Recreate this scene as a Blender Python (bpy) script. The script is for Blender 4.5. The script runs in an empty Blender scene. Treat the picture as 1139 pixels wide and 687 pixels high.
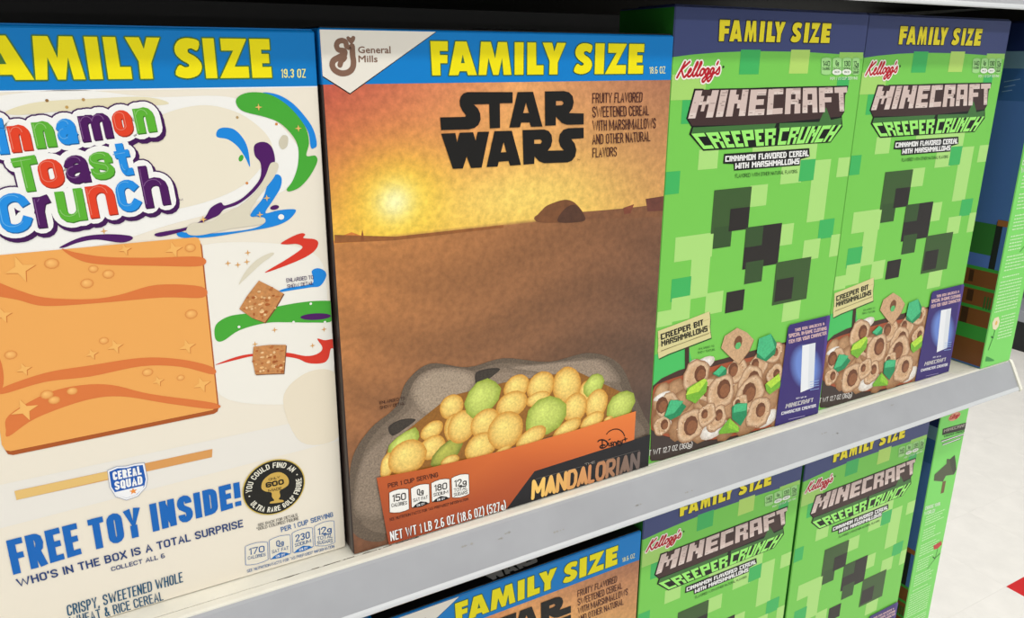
import bpy, bmesh, math, random
from mathutils import Vector, Matrix
from mathutils.geometry import tessellate_polygon
random.seed(7)
scene = bpy.context.scene
COL = scene.collection

# ------------------------------------------------------------------ camera, world, lights, exposure
F_PX, CAM = 877.8, Vector((-.1138, -.3754, .2728))
YAW, PITCH, ROLL = math.radians(-29.656), math.radians(-17.6225), math.radians(.1656)
FWD = Vector((-math.sin(YAW)*math.cos(PITCH), math.cos(YAW)*math.cos(PITCH), math.sin(PITCH)))
_r = FWD.cross(Vector((0, 0, 1))).normalized(); _u = _r.cross(FWD)
RGT = _r*math.cos(ROLL) + _u*math.sin(ROLL); UPV = -_r*math.sin(ROLL) + _u*math.cos(ROLL)
cd = bpy.data.cameras.new('camera'); cam = bpy.data.objects.new('camera', cd); COL.objects.link(cam)
cd.sensor_fit = 'HORIZONTAL'; cd.sensor_width = 36; cd.lens = 36*F_PX/1139
cd.clip_start = .02; cd.clip_end = 60
cam.matrix_world = Matrix(((RGT.x, UPV.x, -FWD.x, CAM.x), (RGT.y, UPV.y, -FWD.y, CAM.y), (RGT.z, UPV.z, -FWD.z, CAM.z), (0, 0, 0, 1)))
scene.camera = cam
w = bpy.data.worlds.new('store_air'); scene.world = w; w.use_nodes = True
w.node_tree.nodes['Background'].inputs[0].default_value = (.92, .97, 1, 1)
w.node_tree.nodes['Background'].inputs[1].default_value = .55

def area(name, loc, rot, sx, sy, power, col=(1, .98, .95)):
    l = bpy.data.lights.new(name, 'AREA'); l.shape = 'RECTANGLE'; l.size = sx; l.size_y = sy; l.energy = power; l.color = col
    o = bpy.data.objects.new(name, l); o.location = loc; o.rotation_euler = rot; COL.objects.link(o)
area('ceiling_tube_light', (.4, -1.35, 2.45), (0, 0, 0), 4.5, .16, 52)
area('ceiling_tube_light', (2.8, .9, 2.45), (0, 0, 0), .2, 3.6, 78)
area('ceiling_tube_light', (.4, -3.6, 2.45), (0, 0, 0), 5.5, .3, 110)
vs = scene.view_settings
vs.view_transform = 'Standard'; vs.look = 'None'; vs.gamma = 1; vs.use_curve_mapping = False; vs.exposure = 0.1
scene.display_settings.display_device = 'sRGB'

# ------------------------------------------------------------------ helpers
KREF = .88
def lin(c, k=KREF):
    o = []
    for v in c[:3]:
        v = v/255; v = v/12.92 if v <= .04045 else ((v+.055)/1.055)**2.4
        o.append(min(v*k, .93))
    return (*o, 1)

def mat(name, col=None, rough=.5, spec=.5, metal=0, noise=None, bump=None, attr=False, coat=0):
    m = bpy.data.materials.new(name); m.use_nodes = True
    nt = m.node_tree; b = nt.nodes['Principled BSDF']
    b.inputs['Roughness'].default_value = rough; b.inputs['Metallic'].default_value = metal
    b.inputs['Specular IOR Level'].default_value = spec; b.inputs['Coat Weight'].default_value = coat
    b.inputs['Coat Roughness'].default_value = .12
    src = None
    if attr:
        a = nt.nodes.new('ShaderNodeAttribute'); a.attribute_name = 'print_colour'; src = a.outputs['Color']
    else:
        r = nt.nodes.new('ShaderNodeRGB'); r.outputs[0].default_value = col; src = r.outputs[0]
    tc = nt.nodes.new('ShaderNodeTexCoord')
    if noise:
        sc, lo, hi, det = noise
        n = nt.nodes.new('ShaderNodeTexNoise'); n.inputs['Scale'].default_value = sc; n.inputs['Detail'].default_value = det
        n.inputs['Roughness'].default_value = .65
        nt.links.new(tc.outputs['Object'], n.inputs['Vector'])
        mr = nt.nodes.new('ShaderNodeMapRange'); mr.inputs['From Min'].default_value = .3; mr.inputs['From Max'].default_value = .7
        mr.inputs['To Min'].default_value = lo; mr.inputs['To Max'].default_value = hi
        nt.links.new(n.outputs['Fac'], mr.inputs['Value'])
        mx = nt.nodes.new('ShaderNodeVectorMath'); mx.operation = 'SCALE'
        nt.links.new(src, mx.inputs[0]); nt.links.new(mr.outputs[0], mx.inputs['Scale']); src = mx.outputs[0]
    nt.links.new(src, b.inputs['Base Color'])
    if bump:
        n2 = nt.nodes.new('ShaderNodeTexNoise'); n2.inputs['Scale'].default_value = bump[0]; n2.inputs['Detail'].default_value = 4
        nt.links.new(tc.outputs['Object'], n2.inputs['Vector'])
        bp = nt.nodes.new('ShaderNodeBump'); bp.inputs['Strength'].default_value = bump[1]; bp.inputs['Distance'].default_value = .001
        nt.links.new(n2.outputs['Fac'], bp.inputs['Height']); nt.links.new(bp.outputs[0], b.inputs['Normal'])
    return m

M_PRINT = mat('printed_card', rough=.34, spec=.25, attr=True, bump=(60, .06))
M_SAND = mat('printed_sand_picture', rough=.34, spec=.35, attr=True, noise=(260, .8, 1.2, 5))
M_CLOTH = mat('printed_burlap_picture', rough=.4, spec=.35, attr=True, noise=(900, .66, 1.34, 3))
M_FOOD = mat('printed_food_picture', rough=.38, spec=.3, attr=True, noise=(600, .8, 1.2, 5))
M_CARTON = mat('glossy_carton', rough=.32, spec=.4, attr=True, bump=(40, .08))
M_DECK = mat('cream_enamel', lin((240, 236, 222)), rough=.4, noise=(35, .93, 1.03, 4), bump=(90, .1))
M_RAIL = mat('grey_price_plastic', lin((168, 169, 173)), rough=.3, spec=.5, noise=(22, .94, 1.04, 3))
M_WHITE = mat('white_plastic', lin((206, 208, 210)), rough=.3)
M_SEAM = mat('dark_seam', lin((70, 66, 60)), rough=.7)
M_DARK = mat('shade_dark_steel', lin((7, 7, 7)), rough=.7, spec=.15)  # near-black colour paints in the shade deep inside the shelving
M_UNDER = mat('shade_dark_underside_steel', lin((16, 15, 13)), rough=.7, spec=.15)  # shade under the shelves is put into this near-black colour
M_BLACK = mat('black_kick_steel', lin((20, 20, 21)), rough=.5)
M_FGREY = mat('grey_enamel', lin((150, 152, 160)), rough=.4)
M_TILE = mat('speckled_white_vinyl', lin((238, 234, 227)), rough=.35, noise=(9, .93, 1.04, 8))
M_RED = mat('red_vinyl', lin((205, 30, 32)), rough=.35, noise=(12, .94, 1.05, 5))
M_MARK = mat('scuffed_dirt', lin((120, 112, 100)), rough=.8)

def link(name, me, m, parent=None):
    o = bpy.data.objects.new(name, me); COL.objects.link(o)
    if m and not me.materials: me.materials.append(m)
    if parent: o.parent = parent
    return o
def empty(name, loc, label, cat, group=None):
    o = bpy.data.objects.new(name, None); COL.objects.link(o); o.location = loc
    o.empty_display_size = .03; o['label'] = label; o['category'] = cat
    if group: o['group'] = group
    return o
def bm_box(bm, x0, x1, y0, y1, z0, z1):
    v = [bm.verts.new((x, y, z)) for x in (x0, x1) for y in (y0, y1) for z in (z0, z1)]
    for f in ((0, 1, 3, 2), (4, 6, 7, 5), (0, 4, 5, 1), (2, 3, 7, 6), (0, 2, 6, 4), (1, 5, 7, 3)): bm.faces.new([v[i] for i in f])
def box_obj(name, ext, m, parent=None, bevel=0, seg=2):
    bm = bmesh.new(); bm_box(bm, *ext)
    if bevel: bmesh.ops.bevel(bm, geom=bm.edges[:], offset=bevel, segments=seg, affect='EDGES', profile=.6)
    bmesh.ops.recalc_face_normals(bm, faces=bm.faces[:])
    me = bpy.data.meshes.new(name); bm.to_mesh(me); bm.free()
    return link(name, me, m, parent)
def prof_obj(name, pts, x0, x1, m, parent=None, closed=True):      # (y,z) profile swept along x
    bm = bmesh.new()
    a = [bm.verts.new((x0, y, z)) for y, z in pts]; b = [bm.verts.new((x1, y, z)) for y, z in pts]
    n = len(pts)
    for i in range(n): j = (i+1) % n; bm.faces.new((a[i], a[j], b[j], b[i]))
    bm.faces.new(a[::-1]); bm.faces.new(b)
    bmesh.ops.recalc_face_normals(bm, faces=bm.faces[:])
    me = bpy.data.meshes.new(name); bm.to_mesh(me); bm.free()
    return link(name, me, m, parent)

# ------------------------------------------------------------------ layout of the boxes (metres); one frame per printed face
D = .054
TILT = {'A': -.03}
BOX = dict(A=dict(x0=-.2159, w=.215, y=.0184, h=.2849, z=0), B=dict(x0=.0003, w=.2147, y=.0084, h=.2861, z=0),
           C=dict(x0=.2153, w=.1742, y=.0092, h=.3029, z=0), Dd=dict(x0=.3927, w=.1742, y=.0118, h=.3029, z=0),
           E=dict(x0=.5986, w=.0468, y=.0002, h=.3029, z=0),
           B2=dict(x0=.0169, w=.2147, y=.0302, h=.2861, z=-.3569), C2=dict(x0=.2330, w=.1742, y=.0302, h=.3029, z=-.3529),
           D2=dict(x0=.4106, w=.1742, y=.0302, h=.3029, z=-.3529), E2=dict(x0=.6005, w=.0485, y=.030, h=.3029, z=-.3529))
LOWZ = -.3531
for k in ('C2', 'D2', 'E2'): BOX[k]['z'] = LOWZ
DEP = dict(A=.055, B=.055, B2=.055, C=D, Dd=D, C2=D, D2=D, E=.1742, E2=.1742)
def base(k):
    b = BOX[k]; return Vector((b['x0']+b['w']/2, b['y']+DEP[k]/2, b['z']))
# a frame takes a point of a printed face to (across, up) on that face, in the box's own metres
FR = {k: (1, BOX[k]['y']) for k in BOX}
FR['Eside'] = (0, BOX['E']['x0']); FR['E2side'] = (0, BOX['E2']['x0']); FR['B2top'] = (2, LOWZ+BOX['B2']['h'])
FR['Cside'] = (0, BOX['C']['x0'])
def at(fr, u, v):
    ax, val = FR[fr]; k = fr.replace('side', '').replace('top', '')
    d = FWD + RGT*(u-569.5)/F_PX - UPV*(v-343.5)/F_PX; t = TILT.get(fr, 0)
    if t:
        p = CAM + d*((val+t*CAM.z-CAM.y)/(d.y-t*d.z)) - base(k); return (p.x, p.z*math.sqrt(1+t*t))
    p = CAM + d*((val-CAM[ax])/d[ax]) - base(k)
    if ax == 1: return (p.x, p.z)
    if ax == 0: return (p.y, p.z)
    return (p.x, p.y)
AXIS_Y = {k: -DEP[k]/2 for k in DEP}

LAYER = .00006
class Sheet:
    def __init__(s, pile=None): s.v = []; s.f = []; s.c = []; s.n = 0; s.pile = pile   # pile: (first layer, step) for pictures painted back to front
    def tri(s, pts, faces, col, lay, cols=None):
        o = len(s.v); s.n += 1; lay = lay+(s.n % 61)*.0155 if not s.pile else s.pile[0]+s.n*s.pile[1]          # every printed piece lies a hair above the last one
        for i, p in enumerate(pts): s.v.append((p[0], p[1], lay)); s.c.append(cols[i] if cols else col)
        for f in faces: s.f.append([o+i for i in f])
    def poly(s, pts, col, lay, holes=()):
        loops = [[Vector((x, y, 0)) for x, y in l] for l in (pts, *holes)]
        flat = [(p.x, p.y) for l in loops for p in l]
        s.tri(flat, tessellate_polygon(loops), lin(col), lay)
    def build(s, name, m, parent, face, bend=None):
        # face: function (a,b,layer)->xyz
        me = bpy.data.meshes.new(name)
        bx = getattr(face, 'lim', None)
        if bx: s.v = [(min(max(a, -bx[0]), bx[0]), min(max(b, .0005), bx[1]), l) for a, b, l in s.v]
        me.from_pydata([face(*p) for p in s.v], [], s.f)
        ca = me.color_attributes.new('print_colour', 'FLOAT_COLOR', 'POINT')
        flat = []
        for c in s.c: flat += c
        ca.data.foreach_set('color', flat)
        me.update()
        return link(name, me, m, parent)
def front(k):
    y0 = AXIS_Y[k]
    f = lambda a, b, l: (a, y0-.00012-l*LAYER, b)
    f.lim = (BOX[k]['w']/2-.0005, BOX[k]['h']-.0008); return f
def side(k):
    x0 = -BOX[k]['w']/2
    return lambda a, b, l: (x0-.00012-l*LAYER, a, b)
def topf(k):
    z0 = BOX[k]['h']
    return lambda a, b, l: (a, b, z0+.0012+l*LAYER)

def cr(pts, n=6):                                                   # closed smooth outline
    out = []; N = len(pts)
    for i in range(N):
        p0, p1, p2, p3 = [pts[(i+k-1) % N] for k in range(4)]
        for j in range(n):
            t = j/n; t2 = t*t; t3 = t2*t
            out.append(tuple(.5*((2*p1[q])+(-p0[q]+p2[q])*t+(2*p0[q]-5*p1[q]+4*p2[q]-p3[q])*t2+(-p0[q]+3*p1[q]-3*p2[q]+p3[q])*t3) for q in (0, 1)))
    return out
def cro(pts, n=6):                                                  # open smooth path
    P = [pts[0]]+list(pts)+[pts[-1]]; out = []
    for i in range(1, len(P)-2):
        p0, p1, p2, p3 = P[i-1:i+3]
        for j in range(n):
            t = j/n; t2 = t*t; t3 = t2*t
            out.append(tuple(.5*((2*p1[q])+(-p0[q]+p2[q])*t+(2*p0[q]-5*p1[q]+4*p2[q]-p3[q])*t2+(-p0[q]+3*p1[q]-3*p2[q]+p3[q])*t3) for q in (0, 1)))
    out.append(tuple(pts[-1])); return out
def crop(ox, oy, s): return lambda pts: [(ox+x/s, oy+y/s) for x, y in pts]
def fr(k): return lambda pts: [at(k, *p) for p in pts]
def stroke(s, pts, wd, col, lay, closed=False, cap=6, sq=False):
    c = lin(col) if len(col) == 3 else col
    n = len(pts); segs = [(pts[i], pts[(i+1) % n]) for i in range(n if closed else n-1)]
    for a, b in segs:
        dx, dy = b[0]-a[0], b[1]-a[1]; L = math.hypot(dx, dy)
        if L < 1e-9: continue
        dx, dy = dx/L*wd/2, dy/L*wd/2
        if sq: a = (a[0]-dx, a[1]-dy); b = (b[0]+dx, b[1]+dy)
        s.tri([(a[0]-dy, a[1]+dx), (b[0]-dy, b[1]+dx), (b[0]+dy, b[1]-dx), (a[0]+dy, a[1]-dx)], [(0, 1, 2, 3)], c, lay)
    if not sq:
        for p in pts:
            s.tri([(p[0]+wd/2*math.cos(t*2*math.pi/cap), p[1]+wd/2*math.sin(t*2*math.pi/cap)) for t in range(cap)], [tuple(range(cap))], c, lay)
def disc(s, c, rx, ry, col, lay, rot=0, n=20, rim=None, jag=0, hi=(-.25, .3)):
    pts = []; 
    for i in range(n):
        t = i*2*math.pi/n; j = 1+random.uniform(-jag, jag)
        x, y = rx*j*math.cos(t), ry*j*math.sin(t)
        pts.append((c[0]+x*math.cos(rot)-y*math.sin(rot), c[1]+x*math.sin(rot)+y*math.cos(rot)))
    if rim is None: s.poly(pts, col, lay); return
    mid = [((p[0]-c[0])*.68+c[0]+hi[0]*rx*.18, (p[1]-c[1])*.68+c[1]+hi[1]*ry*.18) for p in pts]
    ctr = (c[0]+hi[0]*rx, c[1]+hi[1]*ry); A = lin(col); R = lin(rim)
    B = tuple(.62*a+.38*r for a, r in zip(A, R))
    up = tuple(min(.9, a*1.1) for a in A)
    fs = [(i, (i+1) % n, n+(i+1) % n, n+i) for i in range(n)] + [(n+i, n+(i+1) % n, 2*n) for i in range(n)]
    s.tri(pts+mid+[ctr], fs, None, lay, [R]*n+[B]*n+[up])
def bil(q):                                                         # q = BL, BR, TR, TL
    def f(x, y):
        return tuple(q[0][i]*(1-x)*(1-y)+q[1][i]*x*(1-y)+q[2][i]*x*y+q[3][i]*(1-x)*y for i in (0, 1))
    return f
_tc = {}
def tmesh(txt, off, res=2):
    k = (txt, off, res)
    if k in _tc: return _tc[k]
    c = bpy.data.curves.new('t', 'FONT'); c.body = txt; c.offset = off; c.resolution_u = res
    o = bpy.data.objects.new('t', c); COL.objects.link(o)
    dg = bpy.context.evaluated_depsgraph_get(); me = bpy.data.meshes.new_from_object(o.evaluated_get(dg))
    v = [(p.co.x, p.co.y) for p in me.vertices]; f = [tuple(p.vertices) for p in me.polygons]
    cnt = {}
    for p in f:
        for i in range(len(p)):
            e = tuple(sorted((p[i], p[(i+1) % len(p)]))); cnt[e] = cnt.get(e, 0)+1
    be = [e for e, n in cnt.items() if n == 1]
    bpy.data.objects.remove(o); bpy.data.curves.remove(c); bpy.data.meshes.remove(me)
    xs = [a[0] for a in v]; ys = [a[1] for a in v]
    _tc[k] = (v, f, be, (min(xs), min(ys), max(xs), max(ys))); return _tc[k]
def arc(cx, cy, rx, ry, a0, a1, n=4): return [(cx+rx*math.cos(math.radians(a0+(a1-a0)*i/n)), cy+ry*math.sin(math.radians(a0+(a1-a0)*i/n))) for i in range(n+1)]
RX, RY = .5, .19
O_ = arc(.5, 1-RY, RX, RY, 0, 180, 6)+arc(.5, RY, RX, RY, 180, 360, 6)
C_ = [(1, .7)]+arc(.5, 1-RY, RX, RY, 0, 180, 6)+arc(.5, RY, RX, RY, 180, 360, 6)+[(1, .3)]
S_ = [(1, .74)]+arc(.5, 1-RY, RX, RY, 0, 180, 6)+[(0, .72), (.12, .6), (.88, .4), (1, .28)]+arc(.5, RY, RX, RY, 0, -180, 6)+[(0, .26)]
CAPS = {  # condensed capitals: width weight, [(points, closed)]
 'A': (1.05, [([(0, 0), (.5, 1), (1, 0)], 0), ([(.18, .3), (.82, .3)], 0)]),
 'B': (1, [([(0, 0), (0, 1), (.6, 1)]+arc(.6, .77, .34, .23, 90, -90, 4)+[(0, .54)], 0), ([(.6, .54)]+arc(.6, .27, .4, .27, 90, -90, 4)+[(0, 0)], 0)]),
 'C': (1, [(C_, 0)]), 'D': (1, [([(0, 0), (0, 1), (.45, 1)]+arc(.45, .8, .55, .2, 90, 0, 3)+arc(.45, .2, .55, .2, 0, -90, 3)+[(0, 0)], 0)]),
 'E': (.8, [([(1, 0), (0, 0), (0, 1), (1, 1)], 0), ([(0, .53), (.85, .53)], 0)]), 'F': (.8, [([(0, 0), (0, 1), (1, 1)], 0), ([(0, .5), (.85, .5)], 0)]),
 'G': (1, [([(1, .72)]+arc(.5, 1-RY, RX, RY, 0, 180, 6)+arc(.5, RY, RX, RY, 180, 360, 6)+[(1, .48), (.55, .48)], 0)]),
 'H': (1, [([(0, 0), (0, 1)], 0), ([(1, 0), (1, 1)], 0), ([(0, .52), (1, .52)], 0)]), 'I': (0, [([(.5, 0), (.5, 1)], 0)]),
 'J': (.8, [([(1, 1), (1, RY)]+arc(.5, RY, RX, RY, 0, -180, 6)+[(0, .3)], 0)]), 'K': (1, [([(0, 0), (0, 1)], 0), ([(1, 1), (0, .42)], 0), ([(.3, .6), (1, 0)], 0)]),
 'L': (.75, [([(0, 1), (0, 0), (1, 0)], 0)]), 'M': (1.8, [([(0, 0), (0, 1)], 0), ([(1, 0), (1, 1)], 0), ([(.04, .93), (.5, .18), (.96, .93)], 0)]), 'N': (1.05, [([(0, 0), (0, 1)], 0), ([(1, 0), (1, 1)], 0), ([(.03, .92), (.97, .08)], 0)]),
 'O': (1, [(O_, 1)]), 'P': (.95, [([(0, 0), (0, 1), (.6, 1)]+arc(.6, .73, .4, .27, 90, -90, 4)+[(0, .46)], 0)]), 'Q': (1, [(O_, 1), ([(.6, .25), (1, -.05)], 0)]),
 'R': (1, [([(0, 0), (0, 1), (.6, 1)]+arc(.6, .75, .4, .25, 90, -90, 4)+[(0, .5)], 0), ([(.55, .5), (1, 0)], 0)]), 'S': (1, [(S_, 0)]),
 'T': (.95, [([(0, 1), (1, 1)], 0), ([(.5, 1), (.5, 0)], 0)]), 'U': (1, [([(0, 1)]+arc(.5, RY, RX, RY, 180, 360, 6)+[(1, 1)], 0)]),
 'V': (1.05, [([(0, 1), (.5, 0), (1, 1)], 0)]), 'W': (2.1, [([(0, 1), (.25, 0), (.5, .9), (.75, 0), (1, 1)], 0)]), 'X': (1, [([(0, 0), (1, 1)], 0), ([(0, 1), (1, 0)], 0)]),
 'Y': (1.05, [([(0, 1), (.5, .42), (1, 1)], 0), ([(.5, .42), (.5, 0)], 0)]), 'Z': (.95, [([(0, 1), (1, 1), (0, 0), (1, 0)], 0)]),
 '0': (.9, [(O_, 1)]), '1': (.35, [([(0, .8), (1, 1), (1, 0)], 0)]), '2': (.9, [([(0, .72)]+arc(.5, 1-RY, RX, RY, 180, 0, 6)+[(.98, .68), (0, 0), (1, 0)], 0)]),
 '3': (.9, [([(0, .78)]+arc(.5, .8, .48, .2, 170, -60, 6)+[(.5, .54)]+arc(.5, .27, .5, .27, 75, -170, 7), 0)]),
 '4': (.95, [([(.75, 0), (.75, 1), (0, .28), (1, .28)], 0)]), '5': (.9, [([(.95, 1), (.08, 1), (.03, .55)]+arc(.5, .45, .5, .16, 120, 0, 4)+arc(.5, RY, RX, RY, 0, -170, 6), 0)]),
 '6': (.9, [(arc(.5, 1-RY, RX, RY, 35, 180, 6)+arc(.5, RY, RX, RY, 180, 360, 6)+arc(.5, .38, .5, .14, 0, 150, 4), 0)]), '7': (.9, [([(0, 1), (1, 1), (.35, 0)], 0)]),
 '8': (.9, [(arc(.5, .77, .44, .22, -90, 270, 10), 1), (arc(.5, .28, .5, .27, 90, 450, 10), 1)]),
 '9': (.9, [([(.03, .24)]+arc(.5, RY, RX, RY, 190, 360, 6)+arc(.5, 1-RY, RX, RY, 0, 180, 6)+arc(.5, .60, .5, .14, 180, 330, 4), 0)]),
 '.': (0, [([(.5, 0), (.5, .09)], 0)]), ',': (0, [([(.5, .08), (.3, -.14)], 0)]), '!': (0, [([(.5, 0), (.5, .12)], 0), ([(.5, .3), (.5, 1)], 0)]), "'": (0, [([(.5, .72), (.5, 1)], 0)]),
 '-': (.5, [([(0, .45), (1, .45)], 0)]), '(': (.3, [([(1, 1.06), (0, .75), (0, .22), (1, -.1)], 0)]), ')': (.3, [([(0, 1.06), (1, .75), (1, .22), (0, -.1)], 0)]),
 '"': (.3, [([(0, .72), (0, 1)], 0), ([(1, .72), (1, 1)], 0)]), '&': (1.1, [([(1, 0), (.25, .7), (.2, .9), (.4, 1), (.6, .9), (.55, .72), (.05, .35), (.05, .1), (.3, 0), (.6, .05), (.95, .45)], 0)]),
 '%': (1.2, [([(.1, 0), (.9, 1)], 0), (arc(.2, .75, .2, .22, 0, 360, 6), 1), (arc(.8, .25, .2, .22, 0, 360, 6), 1)]), '*': (.4, [([(.5, .65), (.5, 1)], 0), ([(0, .72), (1, .93)], 0), ([(0, .93), (1, .72)], 0)]),
 '/': (.5, [([(0, 0), (1, 1)], 0)]), 'g': (.8, [(arc(.5, .32, .5, .26, 0, 360, 8), 1), ([(1, .58), (1, -.1), (.75, -.26), (.1, -.22)], 0)]), 'p': (.8, [(arc(.5, .32, .5, .28, 0, 360, 8), 1), ([(0, .6), (0, -.25)], 0)]),
}
def mstroke(s, pts, wd, col, lay, closed):                          # even-width line with mitred corners and square ends
    n = len(pts); L, R = [], []
    for i, p in enumerate(pts):
        a = pts[i-1] if (i or closed) else None; b = pts[(i+1) % n] if (i < n-1 or closed) else None
        ds = []
        for u, v in ((a, p), (p, b)):
            if u is None or v is None: continue
            dx, dy = v[0]-u[0], v[1]-u[1]; l = math.hypot(dx, dy)
            if l > 1e-9: ds.append((dx/l, dy/l))
        if not ds: ds = [(1, 0)]
        if len(ds) == 1: ds = ds*2
        nx, ny = -(ds[0][1]+ds[1][1]), ds[0][0]+ds[1][0]; l = math.hypot(nx, ny)
        if l < .3: nx, ny = -ds[0][1], ds[0][0]; k = 1
        else: nx, ny = nx/l, ny/l; k = min(1/max(.3, (nx*-ds[0][1]+ny*ds[0][0])), 1.45)
        L.append((p[0]+nx*wd/2*k, p[1]+ny*wd/2*k)); R.append((p[0]-nx*wd/2*k, p[1]-ny*wd/2*k))
    for i in range(n if closed else n-1):
        j = (i+1) % n; s.tri([L[i], L[j], R[j], R[i]], [(0, 1, 2, 3)], col, lay)
def captext(s, txt, q, col, lay, ratio, shadow=None):
    # ratio = stroke width / cap height; the ink fills the quad q
    W = (math.dist(q[0], q[1])+math.dist(q[3], q[2]))/2; H = (math.dist(q[0], q[3])+math.dist(q[1], q[2]))/2
    sw = ratio*H; glyphs = [c for c in txt]
    gapk = .38 if ratio > .19 else .62; tot_w = 0; fixed = 0
    for c in glyphs:
        if c == ' ': tot_w += .6; continue
        tot_w += CAPS[c][0]
    ns = len([c for c in glyphs if c != ' ']); n = len(glyphs)
    for _ in range(6):
        fixed = ns*sw+(n-1)*sw*gapk
        if fixed < W*.73: break
        sw *= .88
    u = (W-fixed)/tot_w if tot_w else 0; g = bil(q)
    if not tot_w: sw = W/max(ns, 1)
    x = 0; c_ = lin(col); hy = sw/2/H
    for ci, c in enumerate(glyphs):
        if c == ' ': x += .6*u+sw*gapk; continue
        wt, ps = CAPS[c]; gw = wt*u
        for p, cl in ps:
            P = [((x+sw/2+a*gw if wt else x+sw/2+(a-.5)*sw)/W, hy+b*(1-2*hy)) for a, b in p]
            if cl: P = P[:-1] if math.dist(P[0], P[-1]) < 1e-6 else P
            elif len(P) > 1:                                        # square the ends out to the ink box
                for e0, e1 in ((0, 1), (-1, -2)):
                    (ax, ay), (bx, by) = P[e0], P[e1]
                    if abs(ax-bx)*W < 1e-7 and (ay < 2*hy or ay > 1-2*hy): P[e0] = (ax, ay+(hy if ay > by else -hy))
                    elif abs(ay-by) < 1e-7: P[e0] = (ax+(sw/2/W if ax > bx else -sw/2/W), ay)
                    elif ay < 1.5*hy or ay > 1-1.5*hy:
                        k = hy/max(abs(ay-by), 1e-6); P[e0] = (ax+(ax-bx)*k, ay+(ay-by)*k)
            F2 = [g(*r) for r in P]
            if shadow:
                mstroke(s, [(a+shadow[1], b-shadow[1]) for a, b in F2], sw*1.25, lin(shadow[0]), lay-1, cl)
            mstroke(s, F2, sw, c_, lay, cl)
        x += gw+sw+sw*gapk
def text(s, txt, q, col, lay, off=.015, halo=(), res=2, style=None, ratio=None):
    if style != 'font' and all(c in CAPS or c == ' ' for c in txt):
        captext(s, txt, q, col, lay, ratio or (.1+off*2), (halo[0][1], halo[0][3]) if halo else None); return
    v, f, be, (x0, y0, x1, y1) = tmesh(txt, 0, res)
    g = bil(q); P = [g((a-x0)/(x1-x0), (b-y0)/(y1-y0)) for a, b in v]
    em = math.dist(q[0], q[3])/(y1-y0); bw = off*em*2
    hl_ = list(halo)
    if off > .004:
        for i, j in be: stroke(s, [P[i], P[j]], bw, lin(col), lay, cap=6)
    for wd, hc, hl, dx, dy in hl_:
        hcl = lin(hc); Q = [(a+dx, b+dy) for a, b in P]
        s.tri(Q, f, hcl, hl)
        for i, j in be: stroke(s, [Q[i], Q[j]], wd*2+bw, hcl, hl, cap=8)
    s.tri(P, f, lin(col), lay)

# heavy block letters, unit boxes
S_OUT = [(440, 158), (425, 220), (395, 206), (374, 212), (374, 236), (410, 262), (438, 300), (441, 345), (415, 390), (352, 411), (290, 385), (315, 320), (345, 334), (368, 330), (368, 312), (332, 285), (303, 245), (301, 195), (330, 150), (382, 137)]
def _sm(p):
    c = cr(p, 3); xs = [a for a, b in c]; ys = [b for a, b in c]
    return [((a-min(xs))/(max(xs)-min(xs)), (max(ys)-b)/(max(ys)-min(ys))) for a, b in c]
HEAVY = {
 'F': [[(.06, 0), (.54, 0), (.54, .36), (.95, .36), (.97, .6), (.53, .6), (.52, .72), (1, .72), (1, 1), (0, 1)]],
 'A': [[(0, 0), (.33, 0), (.38, .12), (.64, .12), (.68, 0), (1, 0), (.64, 1), (.25, 1)], [(.43, .36), (.57, .36), (.5, .62)]],
 'M': [[(0, 0), (.23, 0), (.3, .52), (.44, 0), (.6, 0), (.71, .52), (.76, 0), (1, 0), (.86, 1), (.59, 1), (.5, .5), (.37, 1), (.08, 1)]],
 'I': [[(0, 0), (1, 0), (1, 1), (0, 1)]],
 'L': [[(0, 0), (1, 0), (1, .29), (.55, .29), (.52, 1), (0, 1)]],
 'Y': [[(.3, 0), (.66, 0), (.66, .38), (1, 1), (.62, 1), (.5, .72), (.4, 1), (0, 1), (.31, .42)]],
 'S': [_sm(S_OUT)],
 'Z': [[(0, 0), (1, 0), (1, .29), (.52, .29), (.99, .98), (.98, 1), (.12, 1), (.12, .7), (.52, .7)]],
 'E': [[(0, 0), (1, 0), (1, .28), (.55, .28), (.55, .38), (.92, .38), (.92, .62), (.55, .62), (.55, .73), (1, .73), (1, 1), (0, 1)]],
}
def heavy(s, ch, x0, x1, z0, z1, col, lay, edge=None, ew=.0006, top=None):
    g = lambda p: (x0+(x1-x0)*p[0], z0+(z1-z0)*p[1])
    loops = [[g(p) for p in l] for l in HEAVY[ch]]
    if edge:
        for l in loops: stroke(s, l, ew*2, edge, lay-1, closed=True)
        s.poly(loops[0], edge, lay-1)
    s.poly(loops[0], col, lay, loops[1:])
def family(s, k, items, edge=None, col=(247, 232, 0), lay=4):
    # items: (char, left px, right px, row px)
    z0 = at(k, *items['base'])[1]; z1 = at(k, *items['top'])[1]
    for ch, xl, xr, y in items['l']:
        heavy(s, ch, at(k, xl, y)[0], at(k, xr, y)[0], z0, z1, col, lay, edge)

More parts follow.
